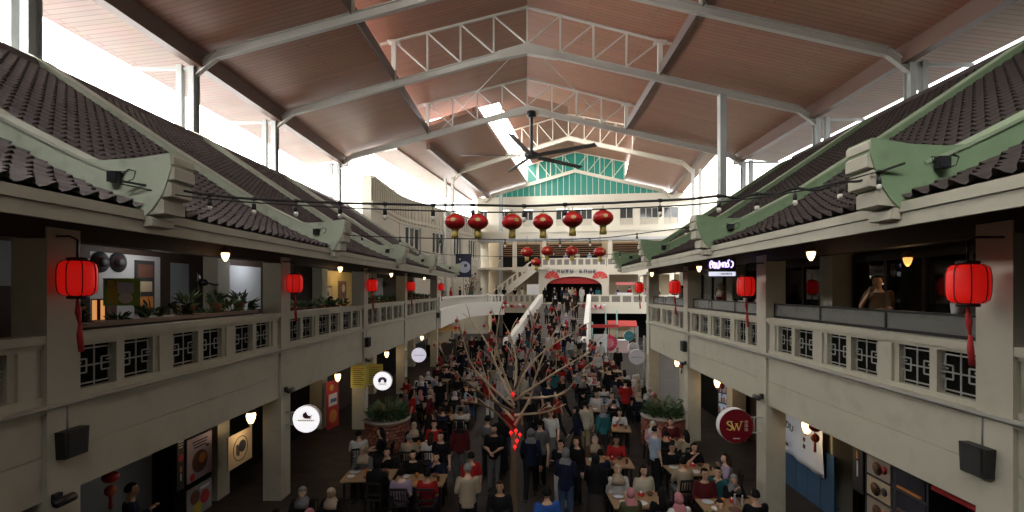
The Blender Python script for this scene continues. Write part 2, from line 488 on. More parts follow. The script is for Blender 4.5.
# end walls and outer walls that shut the light out of the arcades
struct(MB().box(-13.6, -13.4, -2, 34, 0, 10.2).build('wall_left', CREAM))
struct(MB().box(13.4, 13.6, -2, 23, 0, 10.2).build('wall_right', CREAM))
struct(MB().box(-13.4, -7.9, 0.3, 0.5, 0, 6.3).build('wall_left', DWOOD))
struct(MB().box(7.5, 13.4, 0.1, 0.3, 0, 6.3).build('wall_right', DWOOD))

# ---- balustrades: lattice panels in pairs between piers
def lattice_mesh(w, h):
    mb = MB(); t = .014; r = .009
    def ln(a, b, c, d):
        mb.bar((0, (a - .5) * w, (b - .5) * h), (0, (c - .5) * w, (d - .5) * h), t * 1.5, r, up=(1, 0, 0))
    x0, x1, y0, y1 = .10, .90, .09, .91
    ln(x0, y1, x1, y1); ln(x0, y0, x1, y0); ln(.5, 0, .5, 1); ln(0, .5, 1, .5)
    for q in (0, 1):
        f = (lambda v: v) if q == 0 else (lambda v: 1 - v)
        ln(f(x0), y1, f(x0), .66); ln(f(x0), .34, f(x0), y0)
        ln(f(0), .66, f(.30), .66); ln(f(0), .34, f(.30), .34); ln(f(.30), .66, f(.30), .34); ln(f(0), .58, f(.17), .58)
    return mb
def balustrade(a, b, X, side, npairs, label, dz=0.0):
    y0, y1 = a + CW / 2, b - CW / 2; L = y1 - y0
    t = thing('balustrade', label, 'balustrade', (X + side * .06, y0, BEAMTOP))
    H = 0.90 + dz; sx = side
    def bx(mb, a, b, *r): mb.box(min(a, b), max(a, b), *r); return mb
    pz0, pz1 = (0.11, H - .19) if side < 0 else (0.08, H - .165)
    bx(bx(MB(), -sx * .05, sx * .24, 0, L, H - .11, H), -sx * .01, sx * .2, 0, L, H - .16, H - .11).build('coping', CREAM, t)
    bx(MB(), 0, sx * .2, 0, L, 0, pz0).build('base_rail', CREAM, t)
    bx(MB(), 0, sx * .2, 0, L, pz1, H - .16).build('top_rail', CREAM, t)
    pier = 0.46; mul = 0.14 if side < 0 else 0.12
    pw = (L - (npairs - 1) * pier - 2 * .05 - .34 - npairs * mul) / (2 * npairs)
    y = .05
    mb0 = None
    bx(MB(), 0, sx * .2, 0, .05, pz0, pz1).build('pier', CREAM, t)
    lm = None
    for k in range(npairs):
        for q in (0, 1):
            if lm is None:
                lo = lattice_mesh(pw, pz1 - pz0).build('lattice_panel', LATTICE, t); lm = lo.data
            else:
                lo = bpy.data.objects.new('lattice_panel', lm); COL.objects.link(lo); lo.parent = t
            lo.location = (sx * .07, y + pw / 2, (pz0 + pz1) / 2)
            bk = bx(MB(), sx * .12, sx * .14, y, y + pw, pz0, pz1).build('dark_backing', DARKBACK, t)  # dark sheet standing in for the shaded interior behind the lattice
            y += pw
            wd = mul if q == 0 else (pier if k < npairs - 1 else .34 + .05)
            pm = MB()
            if q == 1:
                bx(pm, sx * .03, sx * .2, y, y + wd, pz0, pz1)
                bx(pm, -sx * .01, sx * .1, y + wd * .22, y + wd * .78, pz0, pz1)
            else: bx(pm, 0, sx * .2, y, y + wd, pz0, pz1)
            pm.build('pier' if q == 1 else 'mullion', CREAM, t)
            y += wd
    return t
BAYN = ['nearest', 'second', 'third', 'fourth', 'fifth']
for i, (a, b) in enumerate(zip(COLL, COLL[1:])):
    balustrade(a, b, XL, -1, 3 if i < 4 else 4, f'cream balustrade with dark lattice panels, {BAYN[i]} bay of the left gallery')
for i, (a, b) in enumerate(zip(COLR, COLR[1:])):
    balustrade(a, b, XR, 1, 3, f'cream lattice balustrade under glass screens, {BAYN[i]} bay of the right gallery', -0.07)
# glass screens on the right-hand coping
for i, (a, b) in enumerate(zip(COLR, COLR[1:])):
    y0, y1 = a + CW / 2 + .02, b - CW / 2 - .02; n = 3; L = (y1 - y0) / n
    t = thing('glass_screen', f'low black framed glass screen on the balustrade coping, {BAYN[i]} bay of the right gallery', 'screen', (XR + .2, y0, BEAMTOP + .83))
    for k in range(n):
        MB().box(-.006, .006, k * L + .03, (k + 1) * L - .03, .03, .30).build('glass_pane', MILKY, t)
        MB().box(-.015, .015, k * L - .015, k * L + .015, 0, .33).build('post', BLACKMETAL, t)
    MB().box(-.015, .015, y1 - y0 - .015, y1 - y0 + .015, 0, .33).build('post', BLACKMETAL, t)
    MB().box(-.02, .02, -.02, y1 - y0 + .02, .30, .335).build('top_bar', BLACKMETAL, t)
    MB().box(-.02, .02, -.02, y1 - y0 + .02, 0, .05).build('bottom_bar', BLACKMETAL, t)
# conduits along the ledges
def conduit(pts, r, label):
    o = MB().tube(pts, r, 6).build('conduit', mat('grey_conduit', (0.34, 0.33, 0.29), .5, .1)); tag(o, label, 'pipe')
conduit([(XL + .05, 0.8, BEAMTOP - .03), (XL + .05, 32.6, BEAMTOP - .03)], .016, 'thin grey conduit running along the left gallery ledge')
conduit([(XR - .05, 0.8, BEAMTOP - .03), (XR - .05, 21.8, BEAMTOP - .03)], .028, 'grey conduit running along the right gallery ledge')

# ---------------------------------------------------------------- the great roof
TY = [0.0, 6.1, 12.3, 18.3, 24.2, 32.4]              # trusses
EXL, EXR = -12.7, 14.6
RA = lambda x: (17.6 + (14.15 - 17.6) * (-x) / 12.7) if x < 0 else (17.6 + (14.3 - 17.6) * x / 14.6)     # top of rafters
YB0, YB1 = -3.0, 33.2
IN = 6.7
RR = lambda x: 19.6 - abs(x) * .255                  # raised middle roof
def slab(mb, fn, x0, x1, y0, y1, th, dz=0):
    z0, z1 = fn(x0) + dz, fn(x1) + dz
    mb.add([(x0, y0, z0), (x1, y0, z1), (x1, y1, z1), (x0, y1, z0), (x0, y0, z0 + th), (x1, y0, z1 + th), (x1, y1, z1 + th), (x0, y1, z0 + th)],
           [(0, 3, 2, 1), (4, 5, 6, 7), (0, 1, 5, 4), (1, 2, 6, 5), (2, 3, 7, 6), (3, 0, 4, 7)])
    return mb
struct(slab(MB(), RA, EXL, -IN, YB0, YB1, .30, .16).build('ceiling', CEIL))
struct(slab(MB(), RA, IN, EXR, YB0, YB1, .30, .16).build('ceiling', CEIL))
struct(slab(MB(), RR, -10.6, 0, YB0, 35.5, .25).build('ceiling', CEIL))  # overhang widened well past its posts to cut sky light here
struct(slab(MB(), RR, 0, 10.6, YB0, 35.5, .25).build('ceiling', CEIL))
# inner edge boards of the side ceilings
for x in (-IN, IN):
    struct(MB().box(x - .04, x + .04, YB0, YB1, RA(x) - .02, RA(x) + .5).build('edge_trim', mat('dark_brown_edge', (0.10, 0.07, 0.06), .5, .2)))
# eaves: brown box fascia on the columns and a soffit beyond, its daylight painted in
for x, s, nm in ((EXL, -1, 'left'), (EXR, 1, 'right')):
    z = RA(x)
    struct(MB().box(min(x, x - s * .35), max(x, x - s * .35), YB0, YB1, z - .42, z + .24).build('fascia_trim', FASCIA))
    mb = MB(); x2 = x + s * 2.6
    mb.add([(x, YB0, z + .05), (x2, YB0, z - .25), (x2, YB1, z - .25), (x, YB1, z + .05), (x, YB0, z + .3), (x2, YB0, z), (x2, YB1, z), (x, YB1, z + .3)],
           [(0, 3, 2, 1), (4, 5, 6, 7), (0, 1, 5, 4), (1, 2, 6, 5), (2, 3, 7, 6), (3, 0, 4, 7)])
    struct(mb.build('soffit_ceiling', SOFFIT))
TN = ['overhead', 'overhead second', 'overhead third', 'nearest in view', 'second in view', 'third in view, carrying the ceiling fan']
def ibeam(mb, p0, p1, w=.2, h=.36):
    p0 = Vector(p0); p1 = Vector(p1)
    u = (p1 - p0).normalized().cross(Vector((0, 1, 0))); u = -u if u.z < 0 else u
    for o, ww, hh in ((h / 2 - .02, w, .04), (-h / 2 + .02, w, .04), (0, .05, h)):
        mb.bar(p0 + u * o, p1 + u * o, ww, hh)
    return mb
def truss(y, k):
    t = thing('roof_truss', f'white steel roof truss, {TN[k]}', 'truss', (0, y, 14.0))
    L = lambda x, z: (x, 0, z - 14.0)
    for s, ex in ((-1, EXL), (1, EXR)):
        mb = MB(); xe = ex - s * .9
        ibeam(mb, L(0, RA(0) - .16), L(xe, RA(xe) - .16)); mb.build('rafter', STEEL, t)
        mb = MB(); ibeam(mb, L(xe, RA(xe) - .16), L(ex, RA(ex) - .62), .2, .3); mb.build('knee_brace', STEEL, t)
        MB().bar(L(0, RR(0) - .09), L(s * 7.4, RR(7.4) - .09), .10, .10).build('top_chord', STEEL, t)
        xs = [IN, 5.02, 3.35, 1.68, 0]
        for i, x in enumerate(xs):
            if x == 0 and s > 0: continue
            w = .22 if i == 0 else .09
            MB().bar(L(s * x, RA(s * x)), L(s * x, RR(x) - .05), w, w, up=(0, 1, 0)).build('post', STEEL, t)
            if i == 0: MB().box(s * x - .3, s * x + .3, -.2, .2, RR(x) - 14.2, RR(x) - 14.12).build('post_cap', STEEL, t)
            if i < 4:
                MB().bar(L(s * x, RR(x) - .1), L(s * xs[i + 1], RA(s * xs[i + 1]) + .05), .07, .07, up=(0, 1, 0)).build('diagonal', STEEL, t)
        x1 = s * 1.5; MB().prism([(0, RA(0) - 13.93), (x1, RA(x1) - 13.95), (x1, RA(x1) - 14.38), (0, RA(0) - 14.48)], lambda a, b, d: (a, d, b), -.13, .13).build('ridge_plate', STEEL, t)
    return t
for k, y in enumerate(TY): truss(y, k)
# posts of the great roof
for k, y in enumerate(TY):
    for x, s in ((EXL, -1), (EXR, 1)):
        z = RA(x) - .42
        mb = MB(); mb.box(x - .11, x + .11, y - .18, y - .15, 0, z); mb.box(x - .11, x + .11, y + .15, y + .18, 0, z); mb.box(x - .02, x + .02, y - .16, y + .16, 0, z)
        mb.box(x + s * .4, x + s * .62, y - .11, y + .11, 0, z + .1); mb.box(min(x, x + s * 2.4), max(x, x + s * 2.4), y - .05, y + .05, z - .1, z + .02)
        struct(mb.build('roof_column', GREYSTEEL))
# the single stout post on the right roof, under the second truss in view
struct(MB().box(9.83 - .16, 9.83 + .16, 24.0, 24.4, 0, RA(9.83) - .3).build('roof_column', GREYSTEEL))
# ---------------------------------------------------------------- the far end: a slightly turned frame (s along the facade, d away from the viewer)
BO = Vector((5.5, 54.9, 0)); BE = Vector((.989, -.148, 0)); BN = Vector((.148, .989, 0))
def bp(s, d, z): return BO + BE * s + BN * d + Vector((0, 0, z))
def pb(x, y, d=0.0):
    dx = (x - 527) / 480
    Y = (d + BO.dot(BN)) / (dx * BN.x + BN.y)
    P = Vector((dx * Y, Y, CAMZ - (y - 289) * Y / 480))
    return (P - BO).dot(BE), P.z
BROT = math.atan2(BE.y, BE.x)
def bbox(mb, s0, s1, d0, d1, z0, z1):
    vs = [bp(a, b, c) for c in (z0, z1) for a, b in ((s0, d0), (s1, d0), (s1, d1), (s0, d1))]
    return mb.add(vs, [(0, 3, 2, 1), (4, 5, 6, 7), (0, 1, 5, 4), (1, 2, 6, 5), (2, 3, 7, 6), (3, 0, 4, 7)])

# ---- rear roof (higher, turned with the facade)
HB = 10.7
RB = lambda x: 18.9 - abs(x) * (18.9 - 16.1) / HB
RB2 = lambda x: 21.0 - abs(x) * .24
def bslab(fn, s0, s1, d0, d1, th, dz=0):
    z0, z1 = fn(s0) + dz, fn(s1) + dz
    vs = [bp(s0, d0, z0), bp(s1, d0, z1), bp(s1, d1, z1), bp(s0, d1, z0), bp(s0, d0, z0 + th), bp(s1, d0, z1 + th), bp(s1, d1, z1 + th), bp(s0, d1, z0 + th)]
    return MB().add(vs, [(0, 3, 2, 1), (4, 5, 6, 7), (0, 1, 5, 4), (1, 2, 6, 5), (2, 3, 7, 6), (3, 0, 4, 7)])
D0, D1 = -20.0, 0.6
for a, b in ((-HB - 1.6, -5.6), (5.6, HB + 1.2)):
    struct(bslab(RB, a, b, -22.9 if a < 0 else D0, D1, .3, .18).build('ceiling', CEIL))
for a, b in ((-5.0, 0), (0, 6.4)):
    struct(bslab(RB2, a, b, D0 + .5, D1, .25).build('ceiling', CEIL))
struct(bslab(lambda x: 15.75 - (abs(x) - 12.2) * .1, -14.2, -12.25, -21, D1, .2).build('soffit_ceiling', SOFFIT))
for s in (-HB + .5, HB):
    struct(bbox(MB(), s - .15, s + .15, D0, D1, RB(s) - .3, RB(s) + .3).build('fascia_trim', FASCIA))
for k, d in enumerate((-12.2, -0.25)):
    t = thing('roof_truss', ['cream arched truss of the rear roof behind the ceiling fan', 'cream truss across the green gable glazing of the far building'][k], 'truss', tuple(bp(0, d, 16)), BROT)
    for sg in (-1, 1):
        mb = MB(); ibeam(mb, (0, 0, RB(0) - 16.15), (sg * 9.8, 0, RB(9.8) - 16.15), .25, .36); mb.build('rafter', CREAM2, t)
        mb = MB(); ibeam(mb, (sg * 9.8, 0, RB(9.8) - 16.15), (sg * HB, 0, RB(HB) - 16.75), .22, .3); mb.build('knee_brace', CREAM2, t)
        MB().bar((0, 0, RB2(0) - 16.1), (sg * 5.8, 0, RB2(5.8) - 16.1), .1, .1).build('top_chord', CREAM2, t)
        xs = [5.6, 4.2, 2.8, 1.4, 0]
        for i, x in enumerate(xs):
            if x == 0 and sg > 0: continue
            MB().bar((sg * x, 0, RB(x) - 16), (sg * x, 0, RB2(x) - 16.05), .08, .08, up=(0, 1, 0)).build('post', CREAM2, t)
            if i < 4: MB().bar((sg * x, 0, RB2(x) - 16.1), (sg * xs[i + 1], 0, RB(xs[i + 1]) - 16), .06, .06, up=(0, 1, 0)).build('diagonal', CREAM2, t)
for s, d in ((-HB, -12.2), (-HB - .7, -12.2), (HB, -12.2), (HB + .6, -12.2), (-8.4, -1.2)):
    w = .12 if s != -8.4 else .2
    struct(bbox(MB(), s - w, s + w, d - w, d + w, 0, RB(min(abs(s), HB)) - .5).build('roof_column', GREYSTEEL if s == -8.4 else STEEL))
# the extra pair of pipes seen through the gap over the left roof
for dx in (-.32, .32):
    struct(MB().tube([(-12.4 + dx, 43.6, 0), (-12.4 + dx, 43.6, 18.2)], .12, 8).build('roof_column', GREYSTEEL))

# ---- green gable glazing
GG = green_glass()
t = thing('gable_window', 'green glazed gable over the far building, in two tiers', 'window', tuple(bp(0, .1, 16)), BROT)
n = 30
lo = MB(); lo.prism([(-HB + .6, .05), (HB - .6, .05), (HB - .6, RB(HB - .6) - 16), (0, RB(0) - 16), (-HB + .6, RB(HB - .6) - 16)], lambda a, b, d: (a, d, b), 0, .03)
lo.build('lower_glazing', GG, t)
up = MB(); up.prism([(-5.6, RB(5.6) - 16), (0, RB(0) - 16), (5.6, RB(5.6) - 16), (5.6, RB2(5.6) - 16), (0, RB2(0) - 16), (-5.6, RB2(5.6) - 16)], lambda a, b, d: (a, d, b), 0.0, .03)
up.build('upper_glazing', GG, t)
mb = MB()
for i in range(n + 1):
    s = -HB + .7 + i * (2 * HB - 1.4) / n
    mb.box(s - .03, s + .03, -.06, .0, .05, RB(s) - 16)
for i in range(11):
    s = -5.5 + i * 1.1
    mb.box(s - .03, s + .03, -.06, 0, RB(s) - 16, RB2(s) - 16)
mb.build('mullion_grid', CREAM2, t)

# ---- facade of the far building
F2, F3 = 7.75, 11.75
wl = MB()
bbox(wl, -11.5, 16, 0.0, .5, 15.1, 16.05); bbox(wl, -11.5, 16, -.25, .5, 15.0, 15.3)
bbox(wl, -11.5, 16, -.05, .5, 14.55, 15.0)
struct(wl.build('wall_back', CREAM2), 'cream fascia band of the far building')
win_x = [(480, 487), (499, 509), (523, 533), (556, 567), (570, 592), (620, 633), (640, 658), (664, 678)]
segs = [pb(a, 204)[0] for a, b in win_x], [pb(b, 204)[0] for a, b in win_x]
zt, zb = 14.55, 12.55
wl = MB(); last = -11.5
for a, b in zip(*segs):
    bbox(wl, last, a, 0, .4, F3 + .1, zt); last = b
bbox(wl, last, 16, 0, .4, F3 + .1, zt); bbox(wl, -11.5, 16, 0.002, .4, F3 + .1, zb - .02)
struct(wl.build('wall_back', CREAM2), 'cream top storey wall of the far building')
SHUT = mat('grey_window_timber', (0.20, 0.18, 0.16), .5, .2, 4)
DGLASS = mat('dark_window_glass', (0.05, 0.055, 0.055), .08, .3, 1.0)
for i, (a, b) in enumerate(zip(*segs)):
    t = thing('casement_window', f'grey casement window with pale lower panels, {["first","second","third","fourth","fifth","sixth","seventh","eighth"][i]} from the left in the far top storey', 'window', tuple(bp((a + b) / 2, .1, zb)), BROT, 'casement windows of the far top storey')
    w = (b - a) / 2; h = zt - zb - .1; nn = max(2, int((b - a) / .55))
    MB().box(-w, w, .06, .08, .7, h).build('pane', DGLASS, t)
    mb = MB()
    for k in range(nn + 1):
        x = -w + k * 2 * w / nn; mb.box(x - .04, x + .04, -.02, .06, 0, h)
    mb.box(-w, w, -.02, .06, .66, .76); mb.box(-w, w, -.02, .06, h - .08, h); mb.box(-w, w, -.02, .06, 0, .1)
    mb.build('window_frame', mat('pale_grey_timber', (.45, .43, .38), .5, .1), t)
    MB().box(-w, w, .03, .07, .1, .66).build('lower_panel', mat('beige_panel', (.5, .45, .36), .6, .1), t)
    MB().box(-w - .08, w + .08, -.16, .0, -.1, 0).build('window_sill', CREAM2, t)
# second-floor gallery: band, back wall, balustrade
mb = MB(); bbox(mb, -11.5, 16, -1.6, .4, F3 - .75, F3 + .1); bbox(mb, -11.5, 16, -1.75, .4, F3 - .1, F3 + .12)
struct(mb.build('wall_back', CREAM2), 'cream band under the top storey')
struct(bbox(MB(), -11.5, 16, -1.62, .2, F3 - 1.05, F3 - .752).build('soffit_trim', mat('grey_band', (.42, .42, .42), .6, .1)))
TANW = mat('tan_wall', (0.33, 0.27, 0.19), .7, .15, 2)
struct(bbox(MB(), -11.5, 16, 1.6, 1.9, 0, F3).build('wall_back', TANW), 'tan rear wall of the far galleries')
struct(bbox(MB(), -11.5, 16, -1.6, 1.7, F2 - .3, F2).build('floor', CREAM2))
struct(bbox(MB(), -7, 16, -1.7, -1.4, F2 - .55, F2 + .05).build('ledge_moulding', CREAM2))
def open_rail(label, p0, p1, z, h=.95, n=None, m=CREAM2, slot=False, name='balustrade', fascia=None):
    """a straight masonry rail with little openings between stub posts"""
    p0 = Vector(p0); p1 = Vector(p1); L = (p1 - p0).length; a = math.atan2(p1.y - p0.y, p1.x - p0.x)
    t = thing(name, label, 'balustrade', (p0.x, p0.y, z), a)
    n = n or max(2, int(L / .75))
    MB().box(0, L, -.12, .12, h - .14, h).build('coping', m, t)
    MB().box(0, L, -.09, .09, 0, .2).build('base_rail', m, t)
    for k in range(n + 1):
        x = k * L / n; MB().box(max(0, x - .12), min(L, x + .12), -.08, .08, .2, h - .14).build('pier', m, t)
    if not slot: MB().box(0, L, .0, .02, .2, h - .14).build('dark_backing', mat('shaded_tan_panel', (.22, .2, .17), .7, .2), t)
    return t
# rail of the second floor, over the arch
open_rail('pale gallery rail above the arched entrance of the far building', bp(pb(542, 260, -1.5)[0], -1.5, 0), bp(pb(606, 260, -1.5)[0], -1.5, 0), F2 + .05, .95, 9)
open_rail('pale gallery rail at the far right, beyond the arched entrance', bp(pb(606, 260, -1.5)[0] + .1, -1.5, 0), bp(16, -1.5, 0), F2 + .05, .95, 12)
for s0 in (-11.2, -6.8, -3.4, 3.9, 7.5, 11):
    struct(bbox(MB(), s0 - .22, s0 + .22, -1.4, -1.0, F2, F3 - .7).build('column', CREAM2))
# dark louvred shopfronts on the second floor
for i, (xa, xb) in enumerate(((503, 540), (545, 602), (613, 650))):
    a, b = pb(xa, 250, 1.5)[0], pb(xb, 250, 1.5)[0]
    t = thing('shopfront', ['dark louvred shopfront on the upper far gallery beside the stairs', 'dark shopfront above the arched entrance', 'dark shopfront on the upper far gallery, right of the arch'][i], 'shopfront', tuple(bp((a + b) / 2, 1.55, F2)), BROT)
    MB().box(-(b - a) / 2, (b - a) / 2, -.05, .03, 0, 2.9).build('panel', DARKBACK, t)
    for k in range(5):
        MB().box(-(b - a) / 2, (b - a) / 2, -.12, -.05, 1.5 + k * .25, 1.6 + k * .25).build('louvre', BWOOD, t)
    MB().box(-(b - a) / 2, (b - a) / 2, -.1, -.05, 2.75, 2.95).build('lintel', BWOOD, t)

# ---- first-floor terrace, arch entrance
TD = -4.6                                              # front edge of the terrace
struct(bbox(MB(), -9.5, 16, TD, 1.7, FL1 - .35, FL1).build('floor', CREAM2))
aL, aR = pb(546, 290, -1.5)[0], pb(602, 290, -1.5)[0]; ac = (aL + aR) / 2; ar = (aR - aL) / 2
wall = MB(); pts = []
for k in range(17):
    th = math.pi * k / 16; pts.append((ac - ar * math.cos(th), 5.55 + 1.15 * math.sin(th)))
oL, oR = pb(539, 290, -1.5)[0], pb(609, 290, -1.5)[0]
for (a, za), (b, zb_) in zip(pts, pts[1:]):
    vs = [bp(a, -1.7, za), bp(b, -1.7, zb_), bp(b, -1.7, F2 - .5), bp(a, -1.7, F2 - .5), bp(a, -1.3, za), bp(b, -1.3, zb_), bp(b, -1.3, F2 - .5), bp(a, -1.3, F2 - .5)]
    wall.add(vs, [(0, 1, 2, 3), (4, 7, 6, 5), (0, 4, 5, 1), (3, 2, 6, 7)])
bbox(wall, oL, aL, -1.75, -1.25, FL1, F2 - .5); bbox(wall, aR, oR, -1.75, -1.25, FL1, F2 - .5)
bbox(wall, oR, 16, -1.65, -1.3, 6.9, F2 - .5); bbox(wall, -3.2, oL, -1.65, -1.3, 6.9, F2 - .5)
struct(wall.build('wall_back', CREAM2), 'white arched entrance wall on the first-floor terrace')
for s0 in (7.2, 10.5):
    struct(bbox(MB(), s0 - .25, s0 + .25, -1.65, -1.2, FL1, 6.9).build('column', CREAM2))
v = bbox(MB(), aL, aR, -1.2, -1.15, 5.9, 6.6).build('valance', RED); tag(v, 'red cloth valance hanging across the arched entrance', 'valance')
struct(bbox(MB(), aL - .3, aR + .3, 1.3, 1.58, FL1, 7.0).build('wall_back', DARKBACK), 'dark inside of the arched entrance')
# dark lettering over the arch (unreadable at this distance: two words of block characters)
t = thing('arch_sign', 'dark raised lettering curving over the arched entrance', 'sign', tuple(bp(ac, -1.75, 7.15)), BROT)
INK = mat('dark_blue_letters', (0.03, 0.035, 0.08), .5, .1)
k = 0; glyphs = [0, 1, 2, 3, 4, 6, 7, 8, 9]
rr = random.Random(5)
for g in glyphs:
    s = -2.2 + g * .5; z = .12 * math.cos(s / 2.4)
    gm = MB(); gm.box(s - .17, s - .10, -.05, 0, z - .2, z + .2); gm.box(s - .17, s + .17, -.05, 0, z + (.13 if g % 2 else -.2), z + (.2 if g % 2 else -.13))
    gm.box(s + (.10 if g % 3 else -.03), s + (.17 if g % 3 else .04), -.05, 0, z - .2, z + .2); gm.box(s - .17, s + .15, -.05, 0, z - .03, z + .03)
    gm.build('letter', INK, t)
def paper_fan(s, z, label):
    t = thing('paper_fan', label, 'fan', tuple(bp(s, -1.8, z)), BROT)
    n = 18; r0, r1 = .18, .85
    vs = []; fs = []
    for k in range(n + 1):
        th = math.pi * (.04 + .92 * k / n); dy = -.03 if k % 2 else .0
        vs += [(r0 * math.cos(th), dy, r0 * math.sin(th)), (r1 * math.cos(th), dy, r1 * math.sin(th)), (r1 * math.cos(th), dy + .01, r1 * math.sin(th)), (r0 * math.cos(th), dy + .01, r0 * math.sin(th))]
    for k in range(n):
        a = k * 4; b = a + 4
        fs += [(a, a + 1, b + 1, b), (a + 3, b + 3, b + 2, a + 2), (a + 1, a + 2, b + 2, b + 1), (a, b, b + 3, a + 3)]
    MB().add(vs, fs).build('pleated_leaf', mat('red_fan_paper', (.62, .04, .04), .6, .1), t)
    for k in range(0, n + 1, 3):
        th = math.pi * (.04 + .92 * k / n)
        MB().bar((0, -.04, 0), (r1 * math.cos(th), -.045, r1 * math.sin(th)), .012, .03).build('rib', mat('pale_bamboo', (.6, .45, .3), .6), t)
s, z = pb(552, 279, -1.8); paper_fan(s, z, 'large red paper fan on the wall left of the arched entrance')
s, z = pb(600, 279, -1.8); paper_fan(s, z, 'large red paper fan on the wall right of the arched entrance')

# stair from the terrace to the second floor, seen side-on at the left
sA, zA = pb(491, 291, -2.6); sB, zB = pb(536, 262, -2.6)
t = thing('side_staircase', 'cream staircase rising from the far terrace to the upper gallery', 'stairs', tuple(bp(sA, -2.6, FL1)), BROT)
Ls = sB - sA; hh = F2 - FL1
MB().prism([(0, -.05), (.6, -.05), (Ls, hh - .55), (Ls, hh + .05), (Ls - .3, hh + .05), (0, .45)], lambda a, b, d: (a, d, b), -.08, .08).build('stringer', CREAM2, t)
MB().bar((0, 0, 1.15), (Ls, 0, hh + 1.0), .14, .14).build('handrail', CREAM2, t)
for k in range(9):
    f = (k + .3) / 9; MB().box(Ls * f - .1, Ls * f + .1, -.06, .06, f * hh + .3, f * hh + 1.12).build('baluster', CREAM2, t)
ns = 24
st = MB()
for k in range(ns):
    st.box(Ls * k / ns, Ls * (k + 1) / ns, .08, 1.5, hh * k / ns - .2, hh * (k + 1) / ns)
st.build('step_flight', CREAM2, t)
struct(bbox(MB(), sB - .2, sB + 1.2, -2.7, -1.0, F2 - .3, F2).build('floor', CREAM2))

# terrace front on the right, its rail and the dark stalls below
sR0 = pb(589, 300, TD)[0]
struct(bbox(MB(), sR0, 16, TD - .05, TD + .3, BEAM0 + .2, FL1).build('beam', CREAM2))
open_rail('cream terrace rail to the right of the main staircase', bp(sR0, TD + .1, 0), bp(15, TD + .1, 0), FL1, .95, 12)
sL1 = pb(541, 300, TD)[0]; sL0 = pb(497, 300, TD)[0]
struct(bbox(MB(), sL0, sL1, TD - .05, TD + .3, BEAM0 + .2, FL1).build('beam', mat('tan_paint2', (.42, .37, .28), .7, .1)))
open_rail('tan terrace rail to the left of the main staircase', bp(sL0, TD + .1, 0), bp(sL1, TD + .1, 0), FL1, .95, 8, mat('tan_paint2', (.42, .37, .28)))

# ---- main staircase with splayed white parapet walls
def lerp(a, b, f): return a + (b - a) * f
SB = [Vector((-1.7, 40.6, 0)), Vector((4.75, 39.8, 0))]; ST = [Vector((1.45, 50.45, FL1)), Vector((6.42, 49.7, FL1))]
st = MB(); ns = 23
for k in range(ns):
    a0 = SB[0].lerp(ST[0], k / ns); b0 = SB[1].lerp(ST[1], k / ns); a1 = SB[0].lerp(ST[0], (k + 1) / ns); b1 = SB[1].lerp(ST[1], (k + 1) / ns)
    z = FL1 * (k + 1) / ns
    vs = [(p.x, p.y, zz) for zz in (0, z) for p in (a0, b0, b1, a1)]
    st.add(vs, [(0, 3, 2, 1), (4, 5, 6, 7), (0, 1, 5, 4), (1, 2, 6, 5), (2, 3, 7, 6), (3, 0, 4, 7)])
GT = thing('main_staircase', 'wide crowded staircase with white parapets rising to the far terrace', 'stairs', tuple(SB[0]))
def rel(mb, o): mb.v = [tuple(Vector(p) - o.location) for p in mb.v]; return mb
rel(st, GT).build('step_flight', mat('stair_stone', (.25, .23, .21), .6, .15, 2), GT)
for i in (0, 1):
    mb = MB(); a, b = SB[i], ST[i]; d = (b - a); side = Vector((-d.y, d.x, 0)).normalized() * .22
    pr = [(0.0, 0.0), (0.0, .95), (1.0, FL1 + 1.0), (1.0, 0.0)]
    vs = []
    for sg in (-1, 1):
        for f, z in pr:
            p = a.lerp(b, f); p = Vector((p.x, p.y, 0)) + side * sg; vs.append((p.x, p.y, z))
    mb.add(vs, [(0, 1, 2, 3), (4, 7, 6, 5), (0, 4, 5, 1), (1, 5, 6, 2), (2, 6, 7, 3), (3, 7, 4, 0)])
    rel(mb, GT).build('parapet', mat('white_plaster', (.84, .82, .75), .6, .05), GT)
    mb = MB(); mb.lathe([(.30, 0), (.34, .05), (.34, 1.05), (.25, 1.2), (.05, 1.25)], (a.x, a.y, 0), 12)
    rel(mb, GT).build('newel_post', mat('white_plaster', (.84, .82, .75)), GT)

# ---- curved first-floor walk on the left with white balusters
CP = [(-6.15, 33.3), (-6.2, 38), (-6.1, 43), (-5.5, 47.5), (-4.2, 50.4), (-2.5, 51.55)]
def curve_pts(P, n):
    P = [Vector((p[0], p[1], 0)) for p in P]; out = []
    for i in range(len(P) - 1):
        p0 = P[max(0, i - 1)]; p1 = P[i]; p2 = P[i + 1]; p3 = P[min(len(P) - 1, i + 2)]
        for k in range(n):
            t = k / n
            out.append(.5 * ((2 * p1) + (p2 - p0) * t + (2 * p0 - 5 * p1 + 4 * p2 - p3) * t * t + (3 * p1 - p0 - 3 * p2 + p3) * t ** 3))
    out.append(P[-1]); return out
def ribbon(mb, pts, w, z0, z1):
    n = len(pts); L = []; Rr = []
    for i, p in enumerate(pts):
        d = (pts[min(n - 1, i + 1)] - pts[max(0, i - 1)]).normalized(); s = Vector((-d.y, d.x, 0)) * w / 2
        L.append(p + s); Rr.append(p - s)
    vs = []
    for p, q in zip(L, Rr): vs += [(p.x, p.y, z0), (q.x, q.y, z0), (q.x, q.y, z1), (p.x, p.y, z1)]
    fs = [(0, 1, 2, 3), tuple((n - 1) * 4 + k for k in (3, 2, 1, 0))]
    for i in range(n - 1):
        a = i * 4; b = a + 4
        for k in range(4): fs.append((a + k, b + k, b + (k + 1) % 4, a + (k + 1) % 4))
    return mb.add(vs, fs)
cpts = curve_pts(CP, 6)
WHITEP = mat('white_plaster', (.84, .82, .75))
